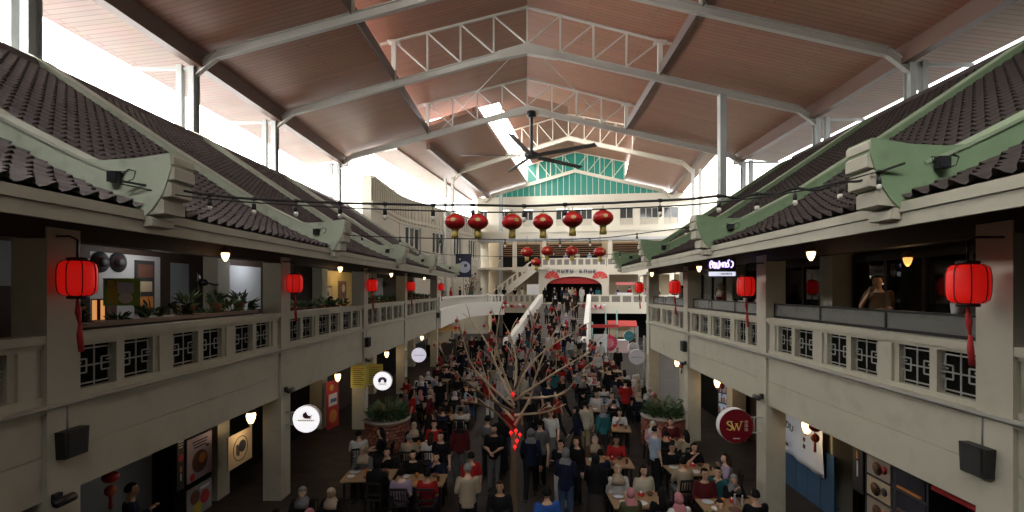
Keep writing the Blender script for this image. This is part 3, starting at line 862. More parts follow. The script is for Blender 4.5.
struct(ribbon(MB(), cpts, .35, BEAM0, FL1 + .05).build('beam', WHITEP), 'white curved fascia of the left walkway')
t = thing('curved_balustrade', 'white curved balustrade with upright slots, beyond the left gallery', 'balustrade', (-6.15, 33.3, FL1))
def loc(mb, o): return rel(mb, o)
loc(ribbon(MB(), cpts, .26, FL1 + .82, FL1 + .97), t).build('coping', WHITEP, t)
loc(ribbon(MB(), cpts, .2, FL1 + .05, FL1 + .2), t).build('base_rail', WHITEP, t)
tot = [0.0]
for a, b in zip(cpts, cpts[1:]): tot.append(tot[-1] + (b - a).length)
for k in range(48):
    L = tot[-1] * (k + .5) / 48
    i = max(j for j in range(len(tot)) if tot[j] <= L); f = (L - tot[i]) / max(1e-6, tot[i + 1] - tot[i]) if i < len(cpts) - 1 else 0
    p = cpts[i].lerp(cpts[min(i + 1, len(cpts) - 1)], f)
    loc(MB().box(p.x - .09, p.x + .09, p.y - .09, p.y + .09, FL1 + .2, FL1 + .82), t).build('baluster', WHITEP, t)
deck = MB()
inner = [(p.x - 5, p.y + 1) for p in cpts]
vs = [(p.x, p.y, FL1 - .02) for p in cpts] + [(a, b, FL1 - .02) for a, b in inner]; n = len(cpts)
vs += [(a, b, c - .3) for a, b, c in vs]
fs = []
for i in range(n - 1): fs += [(i, i + 1, n + i + 1, n + i), (2 * n + i, 3 * n + i, 3 * n + i + 1, 2 * n + i + 1)]
struct(deck.add(vs, fs).build('floor', CREAM))

# ---- curved upper building over the left walkway
UP = [(-10.9, 33.0), (-10.9, 36.8), (-10.85, 40.2), (-10.3, 42.7), (-9.5, 44.6), (-8.8, 46.9), (-7.7, 49.4), (-6.7, 52.2), (-5.6, 56.0)]
up = curve_pts(UP, 8)
tot = [0.0]
for a, b in zip(up, up[1:]): tot.append(tot[-1] + (b - a).length)
def at(L):
    i = max(j for j in range(len(tot)) if tot[j] <= min(L, tot[-1] - 1e-4)); f = (L - tot[i]) / (tot[i + 1] - tot[i])
    p = up[i].lerp(up[i + 1], f); d = (up[i + 1] - up[i]).normalized(); return p, math.atan2(d.y, d.x)
def span(L0, L1, n=6): return [at(lerp(L0, L1, k / n))[0] for k in range(n + 1)]
T = tot[-1]
wins = [(1.2, 3.4), (5.0, 7.2), (8.4, 11.0), (13.0, 15.4), (17.0, 18.8), (20.4, 22.4)]
mb = MB(); ribbon(mb, span(0, T, 40), .4, 11.0, 13.0); struct(mb.build('wall_left', CREAM2), 'cream curved parapet of the left upper building')
mb = MB(); ribbon(mb, span(0, T, 40), .7, 12.95, 13.15); ribbon(mb, span(0, T, 40), .62, 11.15, 11.4); ribbon(mb, span(0, T, 40), .56, 10.8, 11.0); struct(mb.build('cornice_moulding', CREAM2))
mb = MB(); ribbon(mb, span(0, T, 40), .4, 3.75, 8.7); struct(mb.build('wall_left', CREAM2), 'cream curved wall below the left upper windows')
mb = MB()
for k in range(44):
    p, a = at(T * (k + .5) / 44); rot = Matrix.Rotation(a, 3, 'Z')
    mb.obox((p.x, p.y, 12.15), .12, .56, 1.4, rot)
    mb.obox((p.x, p.y, 11.05), .2, .66, .16, rot)
struct(mb.build('batten_trim', CREAM2))
last = 0.0
for i, (a, b) in enumerate(wins + [(T, T)]):
    mb = MB(); ribbon(mb, span(last, a, 6), .4, 8.7, 10.82); struct(mb.build('wall_left', CREAM2)); last = b
for i, (a, b) in enumerate(wins):
    p, ang = at((a + b) / 2); w = (b - a) / 2
    t = thing('casement_window', f'dark casement window with white frame, {["first","second","third","fourth","fifth","sixth"][i]} along the curved left upper wall', 'window', (p.x, p.y, 8.7), ang, 'casement windows of the curved upper wall')
    MB().box(-w, w, -.02, .02, 0, 2.1).build('pane', DGLASS, t)
    mb = MB()
    for k in range(4): x = -w + .05 + k * (2 * w - .1) / 3; mb.box(x - .05, x + .05, -.12, .06, 0, 2.1)
    mb.box(-w, w, -.12, .06, 0, .1); mb.box(-w, w, -.12, .06, 2.0, 2.12)
    mb.build('window_frame', WHITEP, t)
    mb = MB()
    for k in range(7): x = -w + .1 + k * (2 * w - .2) / 6; mb.box(x - .03, x + .03, -.42, -.36, -.75, 0)
    mb.box(-w, w, -.44, -.2, -.06, .04); mb.box(-w, w, -.44, -.34, -.8, -.72)
    mb.build('balconette', WHITEP, t)
# end wall of that building facing the viewer
struct(MB().box(-11.3, -10.7, 32.95, 57.2, 0, 13.1).build('wall_left', CREAM2), 'pale end wall of the left upper building')

# outer walls added to close the far court and shut light out
struct(MB().box(-11.3, -4.6, 57.0, 57.4, 0, 12.0).build('wall_back', CREAM2))
struct(MB().box(21.5, 21.9, 22, 58, 0, 7.5).build('wall_right', CREAM))
struct(MB().box(-20, 22, -5.2, -5.0, 0, 16.0).build('wall_front', mat('dark_grey_wall', (.05, .05, .05), .8)), 'unseen building behind the viewer, added dark to cut light')  # unseen wall added to stop light from behind, its colour darkened
# unseen blocks added beside the near bays to shut out sky light
struct(MB().box(-17.5, -15.6, -5.2, 3.0, 0, 19).build('wall_left', CREAM), 'added unseen block shading the near bays')
struct(MB().box(16.6, 18.5, -5.2, 15.2, 0, 19).build('wall_right', CREAM), 'added unseen block shading the near bays')
CABLE = mat('black_cable', (.012, .012, .012), .6, .1)
# ---------------------------------------------------------------- inner walls, shopfronts
PALE = mat('pale_grey_wall', (0.42, 0.43, 0.45), .7, .06, 1.5)
BLUEG = mat('blue_grey_wall', (0.20, 0.235, 0.28), .6, .06, 1.5)
YELW = mat('warm_yellow_wall', (0.62, 0.44, 0.16), .7, .08, 1.5)
def wallseg(x, side, y0, y1, z0, z1, m, nm):
    return struct(MB().box(min(x, x + side * .12), max(x, x + side * .12), y0, y1, z0, z1).build(nm, m))
def upper_wall(x, side, segs, nm):
    for y0, y1, kind in segs:
        if kind == 'dark': wallseg(x, side, y0, y1, FL1, CEIL1, DWOOD, nm)
        else:
            m, z0, z1 = kind
            wallseg(x, side, y0, y1, FL1, z0, DWOOD, nm); wallseg(x, side, y0, y1, z0, z1, m, nm); wallseg(x, side, y0, y1, z1, CEIL1, DWOOD, nm)
upper_wall(-8.1, -1, [(0.5, 7.2, 'dark'), (7.2, 7.7, (BLUEG, 5.35, 6.05)), (7.7, 8.9, 'dark'), (8.9, 10.6, (PALE, 4.3, 6.0)), (10.6, 10.9, 'dark'), (10.9, 11.5, (BLUEG, 4.6, 5.9)), (11.5, 12.7, 'dark'), (12.7, 14.6, (PALE, 4.7, 5.95)), (14.6, 18.6, 'dark'),
           (18.6, 22.2, (YELW, 4.2, 6.05)), (22.2, 25.5, 'dark'), (25.5, 27.0, (PALE, 4.4, 5.9)), (27.0, 32.9, 'dark')], 'wall_left')
upper_wall(7.75, 1, [(0.3, 22.0, 'dark')], 'wall_right')
# ground floor walls
for y0, y1, m in ((0.5, 7.9, DWOOD), (7.9, 10.5, BLUEG), (10.5, 12.9, DWOOD), (12.9, 18.2, DARKBACK), (18.2, 24.4, DWOOD), (24.4, 33, DARKBACK)):
    wallseg(-8.2, -1, y0, y1, 0, 3.5, m, 'wall_left')
for y0, y1, m in ((0.3, 11.3, DARKBACK), (11.3, 16.9, DWOOD), (16.9, 22.2, DARKBACK)):
    wallseg(7.8, 1, y0, y1, 0, 3.5, m, 'wall_right')
# glazed shopfronts of the right-hand upper gallery
def shopfront(y0, y1, n, label):
    t = thing('shopfront', label, 'shopfront', (7.6, y0, FL1)); L = y1 - y0; H = 2.3
    for k in range(n + 1):
        MB().box(-.05, .05, k * L / n - .045, k * L / n + .045, 0, H).build('frame_post', BLACKMETAL, t)
    MB().box(-.06, .06, 0, L, H - .14, H).build('frame_head', BLACKMETAL, t); MB().box(-.06, .06, 0, L, 0, .12).build('frame_sill', BLACKMETAL, t)
    for k in range(n): MB().box(-.01, .01, k * L / n + .045, (k + 1) * L / n - .045, .12, H - .14).build('glass_pane', GLASS, t)
    return t
shopfront(6.2, 11.1, 5, 'black framed glass shopfront on the nearest bay of the right upper gallery')
shopfront(12.0, 16.6, 4, 'black framed glass shopfront behind the neon sign on the right upper gallery')
shopfront(17.4, 21.9, 4, 'black framed glass shopfront on the farthest bay of the right upper gallery')
struct(MB().box(-8.2, -7.735, 10.52, 11.76, 0, 2.6).build('wall_left', DARKBACK))
def poster(name, label, c, w, h, face, base, bits, t_=.03, cat='poster', tilt=0.0):
    """a flat printed board at its real size: blocks and rounds of colour laid on a backing. face: angle of its normal"""
    t = thing(name, label, cat, c, face)
    MB().box(-w / 2, w / 2, 0, t_, -h / 2, h / 2).build('board', base, t)
    for i, b in enumerate(bits):
        kind, m = b[0], b[1]
        mb = MB(); d = -.006 - .002 * (i % 3)
        if kind == 'r': mb.box(b[2] * w - b[4] * w / 2, b[2] * w + b[4] * w / 2, d, 0, b[3] * h - b[5] * h / 2, b[3] * h + b[5] * h / 2); nm = 'printed_block'
        elif kind == 'o': mb.lathe([(b[4], d), (b[4], 0)], (b[2] * w, 0, b[3] * h), 20, 0, False, 'y'); nm = 'printed_disc'
        elif kind == 'ring':
            r0, r1 = b[4], b[5]; n = 24
            vs = []
            for k in range(n):
                a = 2 * math.pi * k / n
                for r in (r0, r1):
                    vs += [(b[2] * w + r * math.cos(a), d, b[3] * h + r * math.sin(a)), (b[2] * w + r * math.cos(a), 0, b[3] * h + r * math.sin(a))]
            fs = []
            for k in range(n):
                a = k * 4; c2 = ((k + 1) % n) * 4
                fs += [(a, a + 2, c2 + 2, c2), (a + 2, a + 3, c2 + 3, c2 + 2), (a + 1, a, c2, c2 + 1)]
            mb.add(vs, fs); nm = 'printed_ring'
        elif kind == 'lines':
            for k in range(b[6]):
                zz = b[3] * h + b[5] * h * (.5 - (k + .5) / b[6]); ww = b[4] * w * (1 - .25 * ((k * 7) % 3) / 2)
                mb.box(b[2] * w - ww / 2, b[2] * w + ww / 2, d, 0, zz - b[5] * h / b[6] * .22, zz + b[5] * h / b[6] * .22)
            nm = 'printed_lines'
        mb.build(nm, m, t)
    return t
def C(name, c, **k): return mat(name, c, .6, .12, 6.0, **k)
PINK = C('lilac_print', (.42, .33, .42)); BROWNP = C('brown_print', (.14, .06, .04)); WHITEP2 = C('white_print', (.72, .72, .72)); REDP = C('red_print', (.45, .03, .03))
YEL = C('yellow_print', (.50, .40, .05)); BLUEP = C('blue_print', (.05, .15, .35)); DARKP = C('dark_print', (.03, .03, .035)); BEIGEP = C('beige_print', (.52, .42, .28)); GREENP = C('green_print', (.22, .42, .08)); PALEP = C('pale_print', (.55, .6, .66)); ORANGEP = C('orange_print', (.6, .22, .04))
E90 = math.pi / 2
# faces: a board facing +X (out of the left arcade) is turned by +90 deg, one facing -X by -90 deg
poster('food_poster', 'lilac food poster beside the cream pillar under the left gallery', (-7.7, 11.3, 1.36), .85, 1.0, E90, PINK, [('o', BROWNP, 0, -.1, .26), ('o', ORANGEP, .1, -.05, .12), ('lines', DARKP, 0, .32, .6, .2, 3), ('o', REDP, -.3, -.4, .08), ('r', DARKP, .3, .2, .12, .06)])
poster('food_poster', 'lower pale poster of dishes under the lilac one, left arcade', (-7.7, 11.3, .36), .85, .7, E90, C('grey_print', (.3, .3, .33)), [('o', BROWNP, -.2, .15, .16), ('o', REDP, .2, .0, .16), ('o', YEL, -.1, -.25, .14), ('r', WHITEP2, .2, .35, .4, .1)])
t = poster('noodle_sign', 'beige hanging board with a round dark noodle bowl emblem', (-7.22, 12.1, 1.29), 1.0, .82, E90, BEIGEP, [('ring', DARKP, 0, 0, .29, .31), ('o', DARKP, .07, .05, .15), ('r', DARKP, -.12, -.02, .03, .35), ('r', DARKP, -.17, .0, .03, .3), ('r', DARKP, -.07, -.05, .03, .3)], cat='sign')
for q in (-.42, .42): MB().tube([(q, .01, .41), (q, .01, 2.2)], .008, 5).build('hanging_wire', BLACKMETAL, t)
poster('hanging_pennant', 'narrow dark strip with white mark and red charm beside the lilac poster', (-7.705, 10.68, 1.4), .22, 1.15, E90, DARKP, [('lines', WHITEP2, 0, .38, .7, .16, 3), ('o', REDP, 0, .12, .08), ('r', ORANGEP, 0, -.1, .22, .1), ('r', WHITEP2, 0, -.25, .12, .14)], cat='banner')
poster('standee_poster', 'tall red and white dish poster behind the round bird sign', (-7.4, 18.3, .91), .75, 1.8, math.radians(78), REDP, [('r', WHITEP2, 0, .1, .7, .25), ('o', ORANGEP, 0, -.25, .25), ('r', BLUEP, .05, .08, .5, .08), ('o', YEL, -.1, .36, .12)])
poster('wall_poster', 'dark framed food photographs on the pale wall of the left upper gallery', (-8.07, 10.15, 5.35), .5, 1.1, E90, DARKP, [('r', BROWNP, 0, .3, .8, .25), ('r', BEIGEP, 0, 0, .7, .2), ('r', ORANGEP, .05, -.3, .7, .22)])
poster('picture', 'framed brown picture on the yellow wall of the left upper gallery, nearer one', (-8.07, 19.4, 5.15), .95, .55, E90, BWOOD, [('r', BEIGEP, 0, 0, .85, .75), ('r', BROWNP, -.1, -.1, .5, .3)], cat='picture')
poster('picture', 'framed dark picture on the yellow wall of the left upper gallery, farther one', (-8.07, 21.0, 5.25), .9, .8, E90, BWOOD, [('r', BROWNP, 0, 0, .85, .8), ('o', BEIGEP, .1, .1, .18)], cat='picture')
for i, (y, z) in enumerate(((9.1, 5.86), (9.5, 5.88))):
    t = thing('straw_hat', ['dark round hat hung on the pale gallery wall, nearer of two', 'dark round hat hung on the pale gallery wall, farther of two'][i], 'hat', (-8.095, y, z - .05))
    MB().lathe([(.20, 0), (.20, .015), (.10, .02), (.09, .09), (.04, .11)], (0, 0, 0), 16, axis='x').build('brim_and_crown', DARKP, t)
    MB().lathe([(.102, .02), (.102, .045)], (0, 0, 0), 16, axis='x').build('hat_band', REDP, t)
# menu board and warm-lit display on the left gallery
t = poster('menu_board', 'green and yellow menu board standing on the left gallery counter', px(122, 292, 7.75), .46, .44, math.radians(35), GREENP, [('r', YEL, -.25, 0, .3, .9), ('r', PALEP, .1, .15, .45, .4), ('o', WHITEP2, .1, -.22, .09), ('ring', BLUEP, -.3, .33, .05, .07)], cat='menu')
t = thing('display_box', 'small warm lit display box beside the green menu board', 'display', px(104, 312, 8.0))
MB().box(-.13, .13, -.1, .1, -.22, .22).build('case', BROWNP, t)
MB().box(-.1, -.03, -.11, -.1, -.2, .2).build('lit_panel', mat('lit_amber_panel', (.9, .5, .2), .4, .05, emit=(1, .45, .15), es=.6), t)
MB().box(.04, .1, -.11, -.1, -.2, .2).build('lit_panel', MATS['lit_amber_panel'], t)
t = thing('gallery_counter', 'dark timber counter behind the nearest balustrade of the left gallery', 'counter', (-6.7, 9.3, FL1))
MB().box(-.25, .2, -2.3, 2.3, .98, 1.05).build('counter_top', BWOOD, t); MB().box(-.2, .15, -2.25, 2.25, 0, .98).build('counter_body', DWOOD, t)
# wall fans
def wall_fan(c, rz, label):
    t = thing('wall_fan', label, 'fan', c, rz)
    mb = MB()
    for r in (.08, .15, .22):
        mb.tube([(r * math.cos(a * math.pi / 10), -.12, r * math.sin(a * math.pi / 10)) for a in range(21)], .008, 5, False)
    for a in range(12): mb.bar((0, -.13, 0), (.22 * math.cos(a * math.pi / 6), -.11, .22 * math.sin(a * math.pi / 6)), .008, .008)
    mb.build('guard', BLACKMETAL, t)
    mb = MB()
    for a in range(4):
        a0 = a * E90; mb.add([(.03 * math.cos(a0), -.08, .03 * math.sin(a0)), (.19 * math.cos(a0), -.09, .19 * math.sin(a0)), (.19 * math.cos(a0 + .8), -.06, .19 * math.sin(a0 + .8)), (.03 * math.cos(a0 + .8), -.06, .03 * math.sin(a0 + .8))], [(0, 1, 2, 3)])
    mb.build('blade', BLACK, t)
    MB().lathe([(.05, -.1), (.08, -.05), (.08, .05), (.03, .1)], (0, 0, 0), 10, axis='y').build('motor', BLACK, t)
    MB().tube([(0, .08, 0), (0, .2, -.05), (0, .3, -.05)], .025, 6).build('arm', BLACK, t)
wall_fan((-7.55, 11.2, 5.45), math.radians(-60), 'black wall fan between the pale walls of the left upper gallery')
wall_fan((-7.35, 25.0, 5.55), math.radians(-60), 'black wall fan on a pillar of the left gallery, fourth bay')

# blue-painted hoarding, cloth banner and food cabinets under the right gallery
t = thing('hoarding', 'blue boarded hoarding below the white banner, right arcade', 'hoarding', (7.04, 11.0, 0))
BLUEB = mat('blue_board', (.035, .085, .16), .5, .15, 3)
for k in range(5): MB().box(0, .05, k * .52 + .01, (k + 1) * .52 - .01, 0.02, 1.45).build('board', BLUEB, t)
MB().box(.05, .1, 0, 2.6, .2, .3).build('rail', BLUEB, t)
t = thing('cloth_banner', 'white cloth banner with small dark lettering under the right gallery', 'banner', (6.94, 12.25, 1.62), -E90)
n, m_ = 24, 10
vs = []; fs = []
for i in range(n + 1):
    for j in range(m_ + 1):
        u = i / n; v = j / m_
        vs.append(((u - .5) * 2.0, .03 * math.sin(u * 9 + v * 3) + .02 * math.sin(u * 21), (v - .5) * 1.45 + .05 * math.sin(u * 5) * (1 - v)))
for i in range(n):
    for j in range(m_): a = i * (m_ + 1) + j; fs.append((a, a + 1, a + m_ + 2, a + m_ + 1))
o = MB().add(vs, fs, 0, True).build('cloth', mat('white_banner_cloth', (.62, .67, .74), .8, .06, 3), t)
md = o.modifiers.new('thickness', 'SOLIDIFY'); md.thickness = .006
for q in (-.95, .95): MB().tube([(q, .0, .70), (q, .0, 1.9)], .008, 5).build('hanging_cord', CABLE, t)
text_obj('lettering', 'ETHDU', .26, DARKP, t, frame((-.55, -.075, .12), (1, 0, -.18), (0.18, 0, 1)), .008)
for k, (a, b) in enumerate(((.35, .5), (.35, .36), (.35, .05), (.35, -.12), (.8, .45), (.8, .3), (.8, .15))):
    MB().obox((a, -.072, b - .1), .09, .008, .10, Matrix.Rotation(.2, 3, 'Y')).build('stroke_mark', [DARKP, REDP, BROWNP][k % 3], t)
MB().obox((-.75, -.072, -.33), .75, .008, .07, Matrix.Rotation(.28, 3, 'Y')).build('dark_stripe', DARKP, t)
t = thing('food_cabinet', 'tall dark food cabinet with picture shelves under the nearest right bay', 'cabinet', (6.9, 9.7, 0), -E90)
MB().box(-.1, 1.45, .0, .5, 0, 2.45).build('cabinet_body', DARKP, t)
for k in range(5):
    z = .35 + k * .42
    MB().box(.0, .62, -.03, 0, z, z + .36).build('picture_panel', [BEIGEP, C('tan_print', (.36, .3, .24)), BEIGEP, C('tan_print', (.36, .3, .24)), BEIGEP][k], t)
    o = MB().lathe([(.13, -.045), (.10, -.03)], (.25 + .05 * (k % 2), 0, z + .17), 14, axis='y').build('dish_picture', BROWNP, t)
    o = MB().lathe([(.08, -.045), (.07, -.03)], (.48, 0, z + .2), 12, axis='y').build('dish_picture', [REDP, ORANGEP, DARKP][k % 3], t)
    MB().box(.74, 1.4, -.02, 0, z, z + .36).build('glass_front', mat('smoked_panel', (.045, .045, .055), .15, .2), t)
    MB().box(.8, 1.34, -.05, -.02, z + .02, z + .06).build('shelf', ORANGEP if k % 2 else BROWNP, t)
poster('hanging_pennant', 'narrow dark strip with white mark and red charm beside the food cabinet', (6.85, 9.95, 1.9), .3, 1.6, -E90, DARKP, [('lines', WHITEP2, 0, .40, .7, .14, 3), ('o', REDP, 0, .15, .1), ('r', ORANGEP, 0, -.02, .2, .1), ('r', WHITEP2, 0, -.2, .12, .2)], cat='banner')
t = thing('food_stall', 'food stall with a red canopy and gold dishes at the bottom right', 'stall', (6.75, 6.9, 0), -E90)
MB().box(-.9, .9, 0, .5, 0, .95).build('counter', BROWNP, t)
MB().prism([(-.1, 2.0), (.5, 2.4), (.5, 2.46), (-.1, 2.06)], lambda a, b, d: (d, a, b), -1, 1).build('canopy', RED, t)
for q in (-.85, .85): MB().tube([(q, .4, .9), (q, .4, 2.35)], .025, 6).build('post', BLACKMETAL, t)
for i, (a, b) in enumerate(((-.7, .15), (-.35, .2), (0, .12), (.35, .2), (.7, .14))):
    o = MB().lathe([(.05, 0), (.14, .05), (.15, .07), (.12, .08)], (6.75 + b, 6.9 - a, .95), 14).build('dish', mat('gold_dish', (.6, .38, .08), .35, .1))
    tag(o, f'gold dish on the bottom right food stall, {ORD[i]} along', 'dish', 'gold dishes on the food stall')
# drinks fridge
t = thing('drinks_fridge', 'lit drinks fridge with coloured shelves under the right gallery', 'fridge', (7.3, 17.6, 0), -E90 * .7)
MB().box(-.38, .38, 0, .55, 0, 1.95).build('fridge_body', DARKP, t)
for k in range(4):
    z = .35 + k * .38
    MB().box(-.32, .32, -.02, 0, z, z + .32).build('lit_shelf', mat('lit_fridge_shelf', (.4, .5, .6), .3, .3, 14, emit=(.35, .5, .65), es=.25), t)
    for q in range(6): MB().lathe([(.03, 0), (.03, .15), (.012, .2), (.012, .22)], (-.26 + q * .1, -.04, z + .02), 8).build('bottle', [REDP, ORANGEP, WHITEP2][(q + k) % 3], t)

# ---------------------------------------------------------------- lamps of the galleries and arcades
def pendant(c, label, power, m=WARM, col=(1, .82, .6)):
    t = thing('pendant_lamp', label, 'lamp', c)
    MB().lathe([(.02, -.14), (.055, -.08), (.075, 0), (.06, .03)], (0, 0, 0), 14).build('glass_bowl', m, t)
    MB().lathe([(.09, .02), (.095, .06), (.07, .12), (.03, .14)], (0, 0, 0), 14).build('cap', BWOOD, t)
    MB().tube([(0, 0, .13), (0, 0, CEIL1 - c[2])], .012, 6).build('stem', BLACKMETAL, t)
    lamp('pendant_light', (c[0], c[1], c[2] - .3), power, col, .08)
for i, (c, n, y) in enumerate(zip(COLL, COLL[1:], BAYN)):
    pendant((-5.75 - .1 * i, (c + n) / 2, 5.98), f'small lit glass pendant under the left eaves, {y} bay', 5)
for i, (c, n, y) in enumerate(zip(COLR, COLR[1:], BAYN)):
    if i > 0: pendant((5.1, (c + n) / 2, 5.95), f'small lit glass pendant under the right eaves, {y} bay', 4)
pendant((6.9, 8.7, 5.85), 'amber pendant deeper inside the right gallery, near the man resting his chin', 3, mat('lit_amber_glass', (1, .6, .2), .3, .02, emit=(1, .5, .12), es=1.2), (1, .6, .3))
def arcade_lamp(c, label):
    t = thing('arcade_lantern', label, 'lamp', c)
    MB().lathe([(.05, -.16), (.10, -.05), (.115, .05), (.09, .12)], (0, 0, 0), 8, 0, False).build('amber_glass', WARM, t)
    MB().lathe([(.125, .12), (.13, .15), (.04, .22), (.015, .28)], (0, 0, 0), 8, 0, False).build('cap', BLACKMETAL, t)
    MB().lathe([(.02, -.22), (.06, -.17), (.05, -.15)], (0, 0, 0), 8, 0, False).build('finial', BLACKMETAL, t)
    MB().tube([(0, 0, .26), (0, 0, 3.5 - c[2])], .012, 6).build('hanging_rod', BLACKMETAL, t)
    lamp('arcade_light', (c[0], c[1], c[2] - .35), 7, (1, .7, .4), .08)
for i, (y, n) in enumerate(((12.0, 'nearest'), (17.5, 'second'), (23.6, 'third'), (31.5, 'fourth'))):
    arcade_lamp((-6.9, y, 2.1), f'amber arcade lantern under the left gallery, {n} from the camera')
for i, (y, n) in enumerate(((11.15, 'nearest, beside the white banner'), (16.4, 'second'), (20.8, 'third'))):
    arcade_lamp((6.5, y, 2.1), f'amber arcade lantern under the right gallery, {n}')

# ---------------------------------------------------------------- red lanterns
def drum_lantern(c, side, label, s=1.0):
    t = thing('red_lantern', label, 'lantern', c)
    pr = [(.09, -.225), (.145, -.22), (.185, -.185), (.2, -.11), (.203, 0), (.2, .11), (.185, .185), (.145, .22), (.09, .225)]
    shade = MB().lathe([(r * s, z * s) for r, z in pr], (0, 0, 0), 24).build('silk_shade', REDL, t)
    mb = MB()
    for k in range(8):
        a = k * math.pi / 4 + .2
        mb.tube([((r + .004) * s * math.cos(a), (r + .004) * s * math.sin(a), z * s) for r, z in pr], .0065 * s, 5)
    mb.build('rib', REDR, shade)
    MB().lathe([(.11 * s, .23 * s), (.115 * s, .26 * s), (.10 * s, .27 * s)], (0, 0, 0), 16).build('top_ring', BLACKMETAL, t)
    MB().lathe([(.10 * s, -.27 * s), (.115 * s, -.26 * s), (.11 * s, -.23 * s)], (0, 0, 0), 16).build('bottom_ring', BLACKMETAL, t)
    MB().tube([(0, 0, -.26 * s), (.01, 0, -.45), (.03, 0, -.62)], [.012, .035, .012], 8).build('tassel_cord', RED, t)
    MB().tube([(.03, 0, -.60), (.03, 0, -.75), (.05, 0, -.96)], [.018, .034, .03], 8).build('tassel', RED, kids(t)[-1])
    MB().tube([(0, 0, .26), (0, 0, .5), (side * .1, 0, .55), (side * .45, 0, .55)], .014, 6).build('hook_arm', BLACKMETAL, t)
    lamp('lantern_light', (c[0], c[1], c[2]), 2.5, (1, .06, .03), .2)
for i, (y, n) in enumerate(zip(COLL[1:], ORD)):
    drum_lantern((XL + .27, y - .1, 5.44), -1, f'glowing red drum lantern on the {n} column of the left gallery')
for i, (y, n) in enumerate(zip(COLR[1:], ORD)):
    drum_lantern((XR - .42, y - .12, 5.36), 1, f'glowing red drum lantern on the {n} column of the right gallery')

GOLDM = mat('gold_motif', (.55, .38, .12), .45, .2, 20)
def round_lantern(c, label, r, group, hang=.12, rot=0.0):
    t = thing('round_lantern', label, 'lantern', c, rot, group)
    pr = [(r * math.cos(a), r * .74 * math.sin(a)) for a in [math.radians(-80 + 16 * k) for k in range(11)]]
    n = 18; mb = MB().lathe(pr, (0, 0, 0), 36)
    # gathered silk: every other meridian slightly sunk
    mb.v = [(x * (1 - .025 * (i % 36 % 2)), y * (1 - .025 * (i % 36 % 2)), z) for i, (x, y, z) in enumerate(mb.v)]
    body = mb.build('silk_body', REDD, t)
    MB().lathe([(r * .34, r * .70), (r * .36, r * .80), (r * .30, r * .82)], (0, 0, 0), 16).build('gold_cap', GOLDM, t)
    MB().lathe([(r * .30, -r * .82), (r * .36, -r * .80), (r * .34, -r * .70)], (0, 0, 0), 16).build('gold_base', GOLDM, t)
    MB().lathe([(r * .34, -r * 1.55), (r * .33, -r * 1.2), (r * .28, -r * .80)], (0, 0, 0), 18).build('gold_fringe', GOLD, t)
    # motif on the front
    vs = []; 
    for k in range(13):
        a = 2 * math.pi * k / 12; rr = r * (.30 if k % 2 else .2); th = -E90 + rr * math.cos(a) / r; ph = rr * math.sin(a) / r + .15
        vs.append((1.012 * r * math.cos(ph) * math.cos(th), 1.012 * r * math.cos(ph) * math.sin(th), .76 * r * math.sin(ph)))
    MB().add(vs, [tuple(range(13))]).build('gold_motif', GOLDM, body)
    MB().tube([(0, 0, r * .8), (0, 0, r * .8 + hang)], .006, 5).build('hanger', BLACKMETAL, t)
    return t
row = [(455, 222), (478, 222), (512, 222), (543, 222), (572.5, 219.5), (603, 218)]
for i, (x, y) in enumerate(row):
    p = px(x, y, 6.1)
    round_lantern(p, f'unlit red lantern with gold fringe, {["first","second","third","fourth","fifth","last"][i]} from the left in the front row', .133, 'red lanterns on the front cable', .05, R.uniform(-.6, .6))
row2 = [(527, 252), (547, 251), (572, 251), (600, 252), (536, 262)]
for i, (x, y) in enumerate(row2):
    p = px(x, y, 11.9 - (x - 527) / 730)
    round_lantern(p, ['small red lantern above the side staircase, leftmost of the second row', 'small red lantern, second in the second row', 'small red lantern over the arch sign, third in the second row', 'small red lantern, rightmost of the second row', 'single red lantern hung lower than the second row'][i], .155 if i < 4 else .13, 'red lanterns on the second cable', .28 if i < 4 else .5, R.uniform(-.6, .6))

# ---------------------------------------------------------------- strings of bulbs and cables
CABLE = mat('black_cable', (.012, .012, .012), .6, .1)
def cable_path(pts, n=5):
    return curve_pts3([px(*p) for p in pts], n)
def curve_pts3(P, n):
    out = []
    for i in range(len(P) - 1):
        p0 = P[max(0, i - 1)]; p1 = P[i]; p2 = P[i + 1]; p3 = P[min(len(P) - 1, i + 2)]
        for k in range(n):
            t = k / n
            out.append(.5 * ((2 * p1) + (p2 - p0) * t + (2 * p0 - 5 * p1 + 4 * p2 - p3) * t * t + (3 * p1 - p0 - 3 * p2 + p3) * t ** 3))
    out.append(P[-1]); return out
def string_light(pts, bulbs, label, Y, r=.014, s=1.0, drop=.06):
    path = cable_path(pts)
    t = thing('string_light', label, 'string lights', path[0])
    rel(MB().tube(path, r, 6), t).build('cable', CABLE, t)
    for bx in bulbs:
        p = min(path, key=lambda q: abs(527 + q.x * 480 / q.y - bx))
        p = Vector((( bx - 527) * p.y / 480, p.y, p.z))
        mb = MB().tube([p, p + Vector((0, 0, -drop))], .006 * s, 5); mb.lathe([(.018 * s, -drop - .075 * s), (.026 * s, -drop - .07 * s), (.026 * s, -drop), (.01 * s, -drop + .01)], tuple(p), 10)
        mb.lathe([(.03 * s, -.02), (.03 * s, .02)], tuple(p), 8)
        hold = rel(mb, t).build('lamp_holder', BLACK, t)
        rel(MB().ball(tuple(p + Vector((0, 0, -drop - .10 * s))), .03 * s, 10, 6, 0, 1, 1, 1.25), t).build('bulb', BULBGLASS, hold)
    return t
